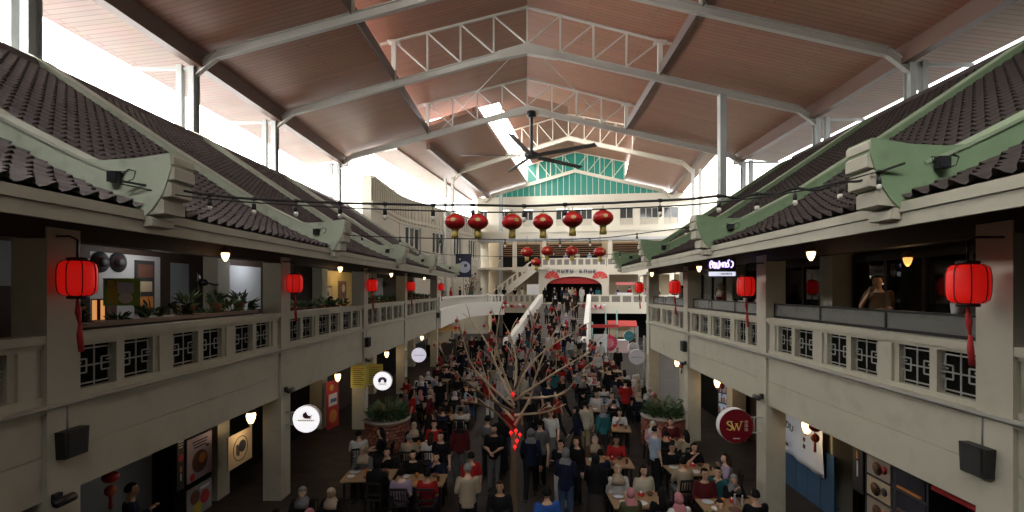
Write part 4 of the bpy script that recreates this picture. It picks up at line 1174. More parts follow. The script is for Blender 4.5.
main = [(121, 181, 6.05), (150, 186, 6.2), (178, 190, 6.4), (210, 195, 6.4), (254, 199, 6.35), (296, 201, 6.3), (340, 203, 6.25), (385, 204, 6.2), (430, 205, 6.15), (473, 205, 6.1), (527, 206, 6.08), (565, 204.5, 6.05), (610, 203, 6.02), (660, 200.5, 6.0), (690, 199, 5.95), (719, 196, 5.9), (738, 198, 5.9), (757, 194, 5.85), (776, 194, 5.85), (795, 188.5, 5.8), (818, 190, 5.8), (840, 182, 5.75), (860, 181, 5.72), (880, 172, 5.55), (905, 163, 5.45)]
string_light(main, [210, 254, 296, 340, 385, 433, 473, 524, 565, 660, 719, 757, 795, 840, 879], 'black festoon cable with frosted bulbs slung between the nearest two parapets', 6, .016, 1.0, .07)
m2 = [(121, 184, 6.05), (200, 198, 6.3), (330, 207, 6.2), (455, 211.5, 6.1), (527, 212, 6.1), (603, 209, 6.05), (700, 204, 5.95), (800, 191, 5.75), (884, 170, 5.5)]
o = MB().tube(cable_path(m2), .009, 6).build('lantern_cable', CABLE); tag(o, 'thin black cable carrying the front row of red lanterns', 'cable')
m3 = [(317, 229, 12.0), (345, 235, 12.3), (420, 238, 12.2), (480, 239, 12.0), (527, 240, 11.9), (600, 238, 11.8), (660, 231, 11.7), (716, 224, 11.5), (742, 226, 11.3)]
string_light(m3, [362, 400, 440, 505, 560, 590, 637, 686], 'thin festoon cable with small bulbs between the second pair of parapets', 12, .012, 1.0, .05)
m4 = [(395, 243, 18.1), (430, 253, 18.2), (480, 256, 18), (560, 257, 17.5), (640, 252, 17), (667, 250, 16.8)]
string_light(m4, [420, 460, 500, 540, 620], 'faint festoon cable between the third pair of parapets', 18, .012, 1.0, .05)

# floodlights on the parapets
def floodlight(c, label):
    t = thing('floodlight', label, 'floodlight', c); t.scale = (.68, .68, .68)
    hs = MB().box(-.10, .10, -.09, .02, -.10, .10).build('housing', BLACK, t)
    MB().box(-.085, .085, -.10, -.09, -.085, .085).build('lens', mat('smoked_lens', (.03, .03, .035), .1, .1), hs)
    MB().tube([(-.12, 0, 0), (-.12, .05, .12), (.12, .05, .12), (.12, 0, 0)], .012, 6).build('bracket', BLACKMETAL, t)
    MB().tube([(.1, .0, .05), (.22, .03, .16), (.34, .04, .12), (.30, .05, -.02), (.2, .05, -.06)], .012, 6).build('loose_cable', CABLE, t)
for i, (y, n) in enumerate(zip(COLL[1:], ORD)): floodlight((-5.26, y - .24, 6.73), f'black floodlight on the {n} parapet of the left roof')
for i, (y, n) in enumerate(zip(COLR[1:], ORD)): floodlight((4.76, y - .24, 6.75), f'black floodlight on the {n} parapet of the right roof')

# loudspeakers on the beams
def speaker(c, side, label, s=1.0):
    t = thing('loudspeaker', label, 'speaker', c)
    a, b = (0, .13) if side < 0 else (-.13, 0)
    MB().prism([(-.16, -.18), (.16, -.18), (.18, .18), (-.18, .18)], lambda p, q, d: (d, p * s, q * s), a * s, b * s).build('cabinet', BLACK, t); cab = kids(t)[-1]
    x = b * s if side < 0 else a * s
    MB().box(min(x, x - side * .012), max(x, x - side * .012), -.13 * s, .13 * s, -.15 * s, .15 * s).build('grille', mat('speaker_grille', (.02, .02, .02), .8, .3, 60), cab)
    MB().tube([(0, 0, .18 * s), (0, 0, .55)], .014, 6).build('conduit', mat('grey_conduit', (.34, .33, .29)), t)
speaker((XL + .005, 6.42, 3.25), -1, 'black loudspeaker on the nearest left column below the ledge')
speaker((XL + .005, 18.35, 3.27), -1, 'black loudspeaker on the third left column')
speaker((XR - .005, 5.9, 3.2), 1, 'black loudspeaker on the nearest right column below the ledge', 1.0)
speaker((XR - .005, 16.96, 3.28), 1, 'black loudspeaker on the third right column')
speaker((XL + .005, 32.9, 3.5), -1, 'black loudspeaker at the far end of the left gallery')
def bullet(c, side, label):
    t = thing('security_camera', label, 'camera', c)
    MB().lathe([(.05, -.14), (.06, -.13), (.06, .1), (.04, .12)], (side * -.12, 0, -.02), 12, axis='y').build('barrel', BLACK, t)
    MB().lathe([(.04, -.145), (.04, -.13)], (side * -.12, 0, -.02), 12, axis='y').build('lens', mat('smoked_lens', (.03, .03, .035)), t)
    MB().box(-.03, .03, -.05, .05, -.06, .06).build('mount', BLACK, t); MB().bar((0, 0, 0), (side * -.12, 0, 0), .03, .03).build('arm', BLACK, t)
bullet((XL + .03, 6.25, 2.58), -1, 'black security camera low on the nearest left column')
bullet((XL + .03, 12.2, 2.75), -1, 'black security camera above the round bird sign')
bullet((XL + .03, 18.3, 2.6), -1, 'black security camera below the loudspeaker on the third left column')
bullet((XR - .03, 11.4, 2.75), 1, 'dark security camera above the round maroon sign')
bullet((XR - .03, 16.9, 2.7), 1, 'dark security camera on the third right column')

# ---------------------------------------------------------------- round projecting signs
def round_sign(c, r, side, face, label, decor, rim=None, arm=.5, depth=.15, cat='sign'):
    t = thing('round_sign', label, cat, c)
    n = 32
    MB().lathe([(r, -depth / 2 + .01), (r, depth / 2)], (0, 0, 0), n, 0, True, 'y').build('rim', rim or WHITEP2, t)
    fp = MB().lathe([(r * .985, -depth / 2), (r * .985, -depth / 2 + .02)], (0, 0, 0), n, 0, False, 'y').build('face_panel', face, t)
    y = -depth / 2 - .004
    decor(fp, y, r)
    mb = MB()
    for z in (r * .45, -r * .45): mb.bar((side * r * .85, 0, z), (side * (r + arm), 0, z), .03, .03)
    mb.bar((side * (r + .06), 0, -r * .45), (side * (r + .06), 0, r * .45), .025, .025)
    mb.build('wall_bracket', mat('grey_conduit', (.34, .33, .29)), t)
    return t
def bird(t, y, r):
    DK = C('plum_print', (.16, .05, .10))
    MB().prism([(a * 1.5, b * 1.4) for a, b in ((-.02, .01), (-.06, .05), (-.05, .10), (0.0, .14), (.02, .09), (.05, .06), (.12, .08), (.07, .03), (.10, .01))], lambda a, b, d: (a, d, b), y - .004, y).build('bird_emblem', DK, t)
    for k in range(9): MB().box(-.21 + k * .048, -.178 + k * .048, y - .004, y, -.05, -.012).build('letter_mark', C('olive_print', (.45, .35, .08)), t)
def flower(t, y, r):
    mb = MB()
    for k in range(7):
        a = -.35 + k * .63
        mb.ball((.11 * math.cos(a), y, .02 + .08 * math.sin(a)), .06, 8, 6, 0, 1, .06, 1)
    mb.build('emblem', C('violet_print', (.22, .2, .45)), t)
    MB().box(-.16, .16, y - .004, y, -.13, -.10).build('letter_mark', C('violet_print', (.22, .2, .45)), t)
def line_text(t, y, r):
    for k in range(8): MB().box(-r * .7 + k * r * .18, -r * .7 + k * r * .18 + r * .13, y - .004, y, -.03, .02).build('letter_mark', C('lilac_letters', (.35, .3, .5)), t)
def sw(t, y, r):
    G = mat('gold_letters', (.75, .55, .15), .35, .1)
    mb = MB(); S_ = curve_pts3([Vector((-.11, y, .085)), Vector((-.16, y, .115)), Vector((-.215, y, .09)), Vector((-.20, y, .045)), Vector((-.13, y, .0)), Vector((-.105, y, -.05)), Vector((-.15, y, -.09)), Vector((-.23, y, -.06))], 4)
    mb.tube(S_, [.008 + .010 * math.sin(math.pi * i / (len(S_) - 1)) for i in range(len(S_))], 6)
    mb.build('gold_letter', G, t)
    mb = MB(); P_ = [(-.13, .11), (-.05, -.10), (.0, .06), (.055, -.10), (.12, .11)]
    for k, ((a, b), (c_, d_)) in enumerate(zip(P_, P_[1:])): mb.bar((a, y, b), (c_, y, d_), .026 if k % 2 == 0 else .011, .012, up=(0, 1, 0))
    for a in (-.13, .0, .12): mb.box(a - .035, a + .035, y - .006, y + .006, (.105 if a else .055), (.117 if a else .067))
    mb.build('gold_letter', G, t)
    for k in range(3):
        z = .10 - k * .09
        mb = MB(); mb.box(.19, .27, y - .005, y, z + .02, z + .03); mb.box(.225, .237, y - .005, y, z - .03, z + .04); mb.box(.19, .27, y - .005, y, z - .03, z - .02); mb.box(.195, .205, y - .005, y, z - .02, z + .02); mb.box(.255, .265, y - .005, y, z - .02, z + .02)
        mb.build('small_character', C('pale_rose_print', (.5, .35, .35)), t)
    MB().box(-.08, .08, y - .005, y, -.30, -.275).build('small_letters', C('pale_rose_print', (.5, .35, .35)), t)
MAROON = mat('maroon_acrylic', (.13, .008, .015), .25, .1, emit=(.3, .01, .02), es=.03)
round_sign((-5.60, 12.24, 2.0), .345, -1, WHITEGLOW, 'lit white round sign with a small bird emblem on the second left column', bird, arm=.22)
round_sign((-5.39, 17.97, 1.87), .35, -1, WHITEGLOW, 'lit white round sign with a violet flower emblem on the third left column', flower, arm=.35)
round_sign((-5.49, 24.4, 1.95), .37, -1, LILACGLOW, 'lit lilac round sign with one line of lettering on the fourth left column', line_text, arm=.3)
round_sign((4.93, 11.40, 2.07), .405, 1, MAROON, 'maroon round sign with the gold letters SW on the second right column', sw, arm=.28, depth=.2)
LILACP = C('pale_lilac_print', (.62, .62, .72))
round_sign((5.05, 22.1, 2.17), .35, 1, LILACP, 'pale lilac round sign on the farthest right column, lowest of three', line_text, arm=.22)
round_sign((5.45, 24.6, 2.28), .28, 1, WHITEP2, 'plain white round sign just above the pale lilac one', line_text, arm=.25)
round_sign((5.98, 28.2, 2.55), .30, 1, C('teal_print', (.06, .35, .40)), 'teal round sign, topmost of the three at the end of the right gallery', line_text, arm=.2)
for x, y, z in ((6.0, 24.6, 2.9), (6.5, 28.2, 3.1)):
    struct(MB().tube([(x, y, 0), (x, y, z)], .05, 8).build('sign_post_column', GREYSTEEL))

# neon sign on the right upper gallery
for i, (y, w, xx) in enumerate(((9.7, 'pale', -7.45), (13.6, 'second pale', -7.45), (20.3, 'yellow', -7.3))):
    t = thing('added_tube_light', f'added unseen tube light brightening the {w} wall of the left gallery', 'light', (xx, y, 6.17))  # added lamps, out of view, that brighten the gallery walls
    MB().tube([(0, -.55, 0), (0, .55, 0)], .018, 8).build('lit_tube', WHITEGLOW, t); MB().box(-.04, .04, -.6, .6, .02, .06).build('fitting', WHITEP2, t)
    lamp('gallery_wall_fill', (xx, y, 6.0), [16, 26, 22][i], [(1, .97, .93), (.9, .95, 1), (1, .8, .5)][i], .2)
# neon
t = thing('neon_sign', 'glowing white and violet neon script sign over a lit strip, right upper gallery', 'sign', px(722, 268, 12.6))
MB().box(-.36, .36, .0, .03, -.24, .27).build('back_board', BLACK, t)
NE = mat('lit_neon_tube', (.9, .85, 1), .3, .02, emit=(.78, .66, 1.0), es=1.6); NV = mat('lit_violet_tube', (.4, .2, .9), .3, .02, emit=(.25, .12, .8), es=.9)
def glyph(x, kind):
    P = {0: [(.03, -.09), (0, -.02), (.02, .08), (.06, .10), (.07, .04), (.03, .0)], 1: [(0, -.08), (.01, .04), (.05, .06), (.06, -.04), (.04, -.08), (.09, -.07), (.09, .06)], 2: [(0, .06), (.0, -.06), (.05, -.08), (.06, .11)],
         3: [(.0, -.07), (.02, .05), (.05, .0), (.08, .07), (.07, -.06)], 4: [(0, -.06), (.0, .04), (.05, .06), (.05, -.07)], 5: [(.06, .05), (.0, .03), (.02, -.05), (.07, -.03), (.05, .1), (.09, .13)], 6: [(.02, .1), (.07, .06), (.06, -.03), (.01, -.07)]}[kind]
    return curve_pts3([Vector((x + a, 0, b + .08)) for a, b in P], 4)
for k, (x, kd) in enumerate(((-.33, 0), (-.25, 1), (-.14, 2), (-.07, 3), (.03, 4), (.10, 5), (.21, 6))):
    MB().tube([p + Vector((0, .0, 0)) for p in glyph(x, kd)], .022, 6).build('violet_outline', NV, t)
    MB().tube([p + Vector((0, -.025, 0)) for p in glyph(x, kd)], .015, 6).build('neon_letter', NE, t)
MB().box(-.345, .345, -.03, 0, -.21, -.10).build('lit_strip', mat('lit_pale_strip', (.9, .9, 1), .3, .02, emit=(.8, .85, 1), es=.9), t)
for k in range(9): MB().box(-.05 + k * .034, -.03 + k * .034, -.034, -.03, -.18, -.13).build('small_letter', INK, t)
for q in (-.3, .3): MB().tube([(q, .015, .27), (q, .015, CEIL1 - px(722, 268, 12.6).z)], .008, 5).build('hanging_wire', BLACKMETAL, t)

# ---------------------------------------------------------------- the big ceiling fan
t = thing('ceiling_fan', 'large dark five-bladed ceiling fan hung from the ridge of the third truss', 'fan', (.3, 32.4, 14.35))
MB().tube([(0, 0, .1), (0, 0, 2.9)], .11, 10).build('down_rod', mat('grey_black_metal', (.045, .045, .045), .45, .1), t)
MB().lathe([(.15, 2.55), (.32, 2.6), (.32, 2.9), (.1, 3.0)], (0, 0, 0), 14).build('ceiling_mount', BLACKMETAL, t)
MB().lathe([(.1, -.28), (.42, -.2), (.5, -.05), (.5, .08), (.2, .2), (.12, .35)], (0, 0, 0), 18).build('motor_hub', MATS['grey_black_metal'], t)
for k in range(5):
    a = math.radians(-33 + 72 * k); d = Vector((math.cos(a), math.sin(a), 0)); s = Vector((d.y, -d.x, 0))
    mb = MB(); vs = []
    for r, w in ((.4, .16), (1.2, .22), (4.75, .20)):
        for q in (-1, 1):
            for h in (-.02, .02): vs.append(d * r + s * q * w + Vector((0, 0, -.08 + h + q * w * .22)))
    fs = []
    for i in range(2):
        b = i * 4
        fs += [(b, b + 4, b + 6, b + 2), (b + 1, b + 3, b + 7, b + 5), (b, b + 1, b + 5, b + 4), (b + 2, b + 6, b + 7, b + 3)]
    fs += [(0, 2, 3, 1), (8, 9, 11, 10)]
    mb.add(vs, fs).build('blade', MATS['grey_black_metal'], t)
# thin tie rods from the first truss to the second
for x in (-2.6, 2.6):
    o = MB().tube([(x * .2, 24.2, RA(0) - .3), (x * 2.2, 32.4, RA(6) - .1)], .02, 5).build('tie_rod', STEEL); tag(o, f'thin steel tie rod under the raised ceiling, {"left" if x < 0 else "right"} of the ridge', 'rod')
# water tank seen outside, beyond the left roof
t = thing('water_tank', 'pale cylindrical water tank on a roof outside, through the left opening', 'tank', px(353, 196, 52))
MB().lathe([(1.25, -.9), (1.3, -.8), (1.3, .7), (1.2, .85), (.5, 1.0), (.3, 1.05)], (0, 0, 0), 20).build('tank_shell', mat('pale_steel_tank', (.5, .52, .53), .4, .1), t)
MB().box(-1.5, 1.5, -1.5, 1.5, -t.location.z, -.9).build('tank_base', CREAM2, t)
# ---------------------------------------------------------------- people: seven poses, each a continuous body with clothes and hair as children
SKINS = [mat('skin_' + n, c, .55, .06, 8) for n, c in (('light', (.52, .33, .23)), ('tan', (.40, .235, .15)), ('brown', (.27, .145, .085)))]
EYE = mat('dark_eye', (.015, .01, .01), .3)
LIP = mat('lip', (.35, .13, .11), .5)
TOPC = {'black': (.010, .010, .011), 'white': (.58, .57, .55), 'navy': (.014, .018, .042), 'grey': (.13, .13, .135), 'red': (.36, .02, .02), 'maroon': (.10, .014, .018), 'beige': (.38, .31, .22), 'pale blue': (.30, .38, .48),
        'olive': (.08, .085, .04), 'pink': (.50, .24, .26), 'teal': (.03, .14, .15), 'lilac': (.38, .30, .42), 'lime green': (.25, .45, .05), 'blue': (.03, .09, .33), 'brown': (.10, .055, .03), 'cream': (.50, .46, .36)}
BOTC = {'black': (.012, .012, .013), 'blue denim': (.04, .065, .12), 'khaki': (.26, .20, .12), 'grey': (.10, .10, .105), 'white': (.48, .47, .45), 'dark': (.03, .027, .025)}
TOPC = {k: tuple(x * .78 for x in c) for k, c in TOPC.items()}
HAIRC = {'black hair': (.008, .007, .006), 'brown hair': (.035, .018, .010), 'grey hair': (.2, .2, .2)}
SCARFC = {'black': (.012, .012, .013), 'white': (.58, .56, .54), 'pink': (.50, .20, .22), 'beige': (.42, .34, .25), 'grey': (.2, .2, .21), 'red': (.35, .02, .025)}
SCARFC = {k: tuple(x * .78 for x in c) for k, c in SCARFC.items()}
PM = {}
def pm(kind, k, d):
    key = (kind, k)
    if key not in PM: PM[key] = mat(f'{k} {kind}'.replace(' ', '_'), d[k], .85, .12, 9, .1, 60, spec=.12)
    return PM[key]
def loft(mb, secs, n=14):
    """elliptical cross-sections [(cx, cy, cz, rx, ry)] stacked roughly upwards"""
    vs = []; fs = []
    for cx, cy, cz, rx, ry in secs:
        for k in range(n):
            a = 2 * math.pi * k / n; vs.append((cx + rx * math.cos(a), cy + ry * math.sin(a), cz))
    for i in range(len(secs) - 1):
        for k in range(n):
            k2 = (k + 1) % n; fs.append((i * n + k, i * n + k2, (i + 1) * n + k2, (i + 1) * n + k))
    fs.append(tuple(reversed(range(n)))); fs.append(tuple((len(secs) - 1) * n + k for k in range(n)))
    return mb.add(vs, fs, 0, True)
def limb(mb, pts, rs, n=10):
    P = []; Rr = []
    for i in range(len(pts) - 1):
        for k in range(4):
            t = k / 4; P.append(Vector(pts[i]).lerp(Vector(pts[i + 1]), t)); Rr.append(rs[i] + (rs[i + 1] - rs[i]) * t)
    P.append(Vector(pts[-1])); Rr.append(rs[-1])
    mb.tube(P, Rr, n)
    mb.ball(tuple(P[0]), Rr[0], n, 6); mb.ball(tuple(P[-1]), Rr[-1], n, 6)
    return mb
def fuse(mb, voxel, smooth=2):
    """one continuous skin from overlapping volumes"""
    o = mb.build('tmp_body', SKINS[0])
    md = o.modifiers.new('r', 'REMESH'); md.mode = 'VOXEL'; md.voxel_size = voxel
    m2 = o.modifiers.new('s', 'SMOOTH'); m2.iterations = smooth; m2.factor = .5
    bpy.context.view_layer.update()
    me = bpy.data.meshes.new_from_object(o.evaluated_get(bpy.context.evaluated_depsgraph_get()))
    d = o.data; bpy.data.objects.remove(o); bpy.data.meshes.remove(d)
    v = [tuple(p.co) for p in me.vertices]; f = [tuple(p.vertices) for p in me.polygons]
    bpy.data.meshes.remove(me)
    return v, f
def hand(mb, w, d, side, curl=.5):
    """palm, four unequal curled fingers and a thumb leaving the side of the palm"""
    w = Vector(w); d = Vector(d).normalized()
    up = Vector((0, 0, 1)); s = d.cross(up)
    if s.length < .2: s = Vector((0, 1, 0))
    s = s.normalized(); nrm = s.cross(d).normalized()
    palm = w + d * .045
    rot = Matrix((d, s, nrm)).transposed()
    vs = []
    for z in (-1, 1):
        for x, y in ((-1, -.8), (1, -1), (1, 1), (-1, .8)): vs.append(palm + rot @ Vector((x * .045, y * .038, z * .013)))
    mb.add(vs, [(0, 3, 2, 1), (4, 5, 6, 7), (0, 1, 5, 4), (1, 2, 6, 5), (2, 3, 7, 6), (3, 0, 4, 7)], 0, True)
    for k, L in enumerate((.070, .078, .073, .058)):
        b = palm + d * .042 + s * (-.030 + .020 * k)
        p1 = b + d * L * .45 - nrm * L * .12 * curl; p2 = p1 + d * L * .3 - nrm * L * .3 * curl; p3 = p2 + d * L * .12 - nrm * L * .25 * curl
        mb.tube([b, p1, p2, p3], [.0088, .0082, .0075, .006], 6)
    b = palm - d * .02 + s * (-.036 * side)
    mb.tube([b, b + d * .03 + s * (-.022 * side) - nrm * .008, b + d * .058 + s * (-.024 * side) - nrm * .02], [.011, .010, .007], 6)
    return mb
def make_pose(sit=False, arms=None, stride=0.0, lean=0.0, turn=0.0):
    dz = -.43 if sit else 0.0
    def T(p):      # lean the upper body about the hips
        x, y, z = p; z0 = .92
        c, s = math.cos(lean), math.sin(lean)
        return (x, y * c + (z - z0) * s, z0 + (z - z0) * c - y * s + dz)
    S = [(-.175, 0, 1.395), (.175, 0, 1.395)]
    arms = arms or [[(-.235, -.02, 1.12), (-.25, .03, .88)], [(.235, -.02, 1.12), (.25, .03, .88)]]
    hips = [(-.09, 0, .90 + dz), (.09, 0, .90 + dz)]
    legs = []
    for i, x in enumerate((-.095, .095)):
        if sit: legs.append([(x * 1.15, .42, .50), (x * 1.2, .40, .09)])
        else:
            st = stride * (1 if i else -1)
            legs.append([(x, .5 * st + .03, .49), (x * 1.05, st if st > 0 else st * 1.15, .085 + (0 if st >= 0 else .04))])
    tor = [(0, 0, .86, .165, .105), (0, 0, .95, .168, .11), (0, .005, 1.06, .140, .095), (0, .01, 1.18, .150, .105), (0, .01, 1.29, .172, .112), (0, -.005, 1.37, .165, .095), (0, -.01, 1.42, .10, .075), (0, 0, 1.46, .056, .058)]
    def tors(grow, z0=.8, z1=2):
        out = []
        for cx, cy, cz, rx, ry in tor:
            if z0 <= cz <= z1:
                p = T((cx, cy, cz)); out.append((*p, rx + grow, ry + grow))
        return out
    # -- body
    mb = MB(); loft(mb, tors(0))
    limb(mb, [T((0, 0, 1.43)), T((0, .012, 1.53))], [.056, .052])
    hc = Vector(T((0, .02, 1.605)))
    mb.ball(tuple(hc + Vector((0, -.008, .012))), .083, 16, 10, 0, .92, 1.1, 1.16)
    mb.ball(tuple(hc + Vector((0, .03, -.045))), .058, 12, 8, 0, .98, .95, 1.1)          # jaw
    mb.tube([hc + Vector((0, .082, .012)), hc + Vector((0, .100, -.018)), hc + Vector((0, .086, -.024))], [.011, .015, .012], 6)   # nose
    for q in (-1, 1):
        mb.ball(tuple(hc + Vector((q * .080, -.005, -.005))), .022, 8, 6, 0, .5, .8, 1.3)        # ears
    for i, q in enumerate((-1, 1)):
        limb(mb, [T(S[i]), T(arms[i][0]), T(arms[i][1])], [.055, .043, .030])
        limb(mb, [hips[i], legs[i][0], legs[i][1]], [.086, .060, .042])
        a = Vector(legs[i][1])
        mb.tube([a + Vector((0, -.045, -.04)), a + Vector((0, .07, -.045)), a + Vector((q * .01, .17, -.055))], [.038, .036, .024], 8)
    v, f = fuse(mb, .020)
    body = MB(); body.add(v, f, 0, True)
    for i, q in enumerate((-1, 1)):
        e = Vector(T(arms[i][0])); w = Vector(T(arms[i][1])); hand(body, w, w - e, q)
        body.ball(tuple(hc + Vector((q * .031, .075, .018))), .0105, 8, 6, 1, 1, .7, .7)
        body.tube([hc + Vector((q * .018, .083, .036)), hc + Vector((q * .034, .081, .042)), hc + Vector((q * .050, .070, .036))], .0045, 5, True, 1)
    body.tube([hc + Vector((-.022, .083, -.052)), hc + Vector((0, .090, -.050)), hc + Vector((.022, .083, -.052))], .0062, 6, True, 2)
    # -- shirt with sleeves
    mb = MB(); ts = tors(.016, .84, 1.43)
    p = T((0, 0, .82)); ts = [(*p, .178, .122)] + ts
    loft(mb, ts)
    for i in (0, 1):
        e = Vector(T(arms[i][0])); s_ = Vector(T(S[i]))
        limb(mb, [s_, s_.lerp(e, .8)], [.070, .058])
    shirt = fuse(mb, .024)
    mb = MB(); loft(mb, ts)
    for i in (0, 1):
        limb(mb, [T(S[i]), T(arms[i][0]), tuple(Vector(T(arms[i][0])).lerp(Vector(T(arms[i][1])), .9))], [.070, .058, .046])
    longs = fuse(mb, .024)
    # -- trousers
    mb = MB(); loft(mb, [(0, 0, .83 + dz, .155, .115), (0, 0, .90 + dz, .176, .121), (0, 0, .99 + dz, .165, .112)])
    for i in (0, 1):
        limb(mb, [hips[i], legs[i][0], legs[i][1]], [.100, .076, .062])
    trs = fuse(mb, .024)
    # -- skirt
    mb = MB()
    if not sit:
        loft(mb, [(0, 0, .10, .24, .22), (0, 0, .5, .215, .18), (0, 0, .8, .19, .135), (0, 0, .99, .165, .112)])
    else:
        limb(mb, [(-.06, 0, .50), (-.08, .42, .52), (-.1, .42, .12)], [.13, .11, .11]); limb(mb, [(.06, 0, .50), (.08, .42, .52), (.1, .42, .12)], [.13, .11, .11]); limb(mb, [(0, .1, .5), (0, .44, .5), (0, .44, .14)], [.12, .1, .1])
    skt = fuse(mb, .03)
    sh = []
    for i, q in enumerate((-1, 1)):
        mb = MB(); a = Vector(legs[i][1])
        mb.tube([a + Vector((0, -.07, -.05)), a + Vector((0, -.02, -.035)), a + Vector((0, .08, -.045)), a + Vector((q * .01, .20, -.058))], [.036, .045, .043, .026], 8)
        sh.append((mb.v, mb.f))
    # -- hair
    def cap(grow, low, front, extra=None):
        m_ = MB(); n = 18; k_ = 12; vs = []; fs = []
        c = hc + Vector((0, -.010, .014))
        for i in range(k_ + 1):
            ph = -math.pi / 2 + math.pi * i / k_
            for k in range(n):
                th = 2 * math.pi * k / n
                d = Vector((math.cos(ph) * math.cos(th) * .92, math.cos(ph) * math.sin(th) * 1.1, math.sin(ph) * 1.16))
                r = .083 + grow
                face = d.y > .28 and d.z < front
                if face or d.z < low: r *= .6
                vs.append(c + d * r)
        for i in range(k_):
            for k in range(n):
                k2 = (k + 1) % n; fs.append((i * n + k, i * n + k2, (i + 1) * n + k2, (i + 1) * n + k))
        m_.add(vs, fs, 0, True)
        return m_
    short = cap(.012, -.35, .62)
    lng = cap(.016, -.75, .58)
    lng.tube([hc + Vector((0, -.055, .04)), hc + Vector((0, -.085, -.08)), hc + Vector((0, -.095, -.2)), hc + Vector((0, -.085, -.30))], [.075, .082, .075, .045], 12)
    bun = cap(.013, -.45, .60); bun.ball(tuple(hc + Vector((0, -.11, .05))), .042, 10, 8)
    scarf = cap(.020, -2, .5)
    p0 = T((0, 0, 1.50)); p1 = T((0, .01, 1.41)); p2 = T((0, .02, 1.30))
    loft(scarf, [(p2[0], p2[1], p2[2], .19, .135), (*p1, .165, .115), (*p0, .095, .095), (hc.x, hc.y - .01, hc.z - .075, .072, .082)])
    return dict(body=(body.v, body.f, body.m), shirt=shirt, long=longs, trousers=trs, skirt=skt, shoes=sh, short_hair=(short.v, short.f), long_hair=(lng.v, lng.f), hair_bun=(bun.v, bun.f), headscarf=(scarf.v, scarf.f), sit=sit)
A_DOWN = None
POSES = {
    'standing': make_pose(),
    'holding a phone': make_pose(arms=[[(-.235, -.02, 1.12), (-.24, .05, .88)], [(.225, .03, 1.13), (.13, .25, 1.25)]]),
    'walking': make_pose(stride=.26, arms=[[(-.235, .06, 1.13), (-.22, .22, .94)], [(.235, -.10, 1.14), (.25, -.16, .89)]], lean=.04),
    'hands clasped': make_pose(arms=[[(-.235, .03, 1.13), (-.06, .20, 1.06)], [(.235, .03, 1.13), (.06, .20, 1.04)]]),
    'hand raised': make_pose(lean=.08, arms=[[(-.235, .08, 1.14), (-.05, .28, 1.12)], [(.24, .12, 1.16), (.04, .20, 1.44)]]),
    'seated': make_pose(sit=True, lean=.12, arms=[[(-.235, .12, 1.16), (-.12, .34, 1.14)], [(.235, .12, 1.16), (.12, .34, 1.14)]]),
    'seated and eating': make_pose(sit=True, lean=.14, arms=[[(-.235, .12, 1.16), (-.13, .33, 1.13)], [(.24, .14, 1.18), (.06, .19, 1.43)]]),
    'seated upright': make_pose(sit=True, lean=-.03, arms=[[(-.235, .0, 1.12), (-.15, .2, .98)], [(.235, .0, 1.12), (.15, .2, .98)]]),
}
MESHES = {}
def part_mesh(pose, key):
    k = (pose, key)
    if k in MESHES: return MESHES[k]
    P = POSES[pose]; me = bpy.data.meshes.new(key)
    d = P['body'] if key == 'body' else P['shoes'][int(key[-1])] if key.startswith('shoe') else P[key]
    me.from_pydata([tuple(p) for p in d[0]], [], d[1])
    if key == 'body':
        for m in (SKINS[0], EYE, LIP): me.materials.append(m)
        me.polygons.foreach_set('material_index', d[2])
    else: me.materials.append(BLACK)
    me.polygons.foreach_set('use_smooth', [True] * len(me.polygons)); me.update()
    MESHES[k] = me
    return me
def far_mesh(pose, sleeve, bottom, head):
    """whole figure in one mesh for the small people far away; slots: skin, eye, lip, top, bottom, head, shoes"""
    k = (pose, sleeve, bottom, head)
    if k in MESHES: return MESHES[k]
    P = POSES[pose]; mb = MB()
    b = P['body']; mb.v = list(b[0]); mb.f = list(b[1]); mb.m = list(b[2]); mb.sm = [True] * len(mb.f)
    for i, key in enumerate((sleeve, bottom, head)): mb.add(P[key][0], P[key][1], 3 + i, True)
    for s in P['shoes']: mb.add(s[0], s[1], 6, True)
    me = bpy.data.meshes.new('person')
    me.from_pydata([tuple(p) for p in mb.v], [], mb.f)
    for m in (SKINS[0], EYE, LIP, BLACK, BLACK, BLACK, BLACK): me.materials.append(m)
    me.polygons.foreach_set('material_index', mb.m); me.polygons.foreach_set('use_smooth', [True] * len(me.polygons)); me.update()
    MESHES[k] = me
    return me
NPEOPLE = 0
def head_words(head):
    hcol, hk = head
    return {'headscarf': f'{hcol} headscarf', 'short_hair': f'short {hcol}', 'long_hair': f'long {hcol}', 'hair_bun': f'bunned {hcol}'}[hk]
USED_LABELS = set()
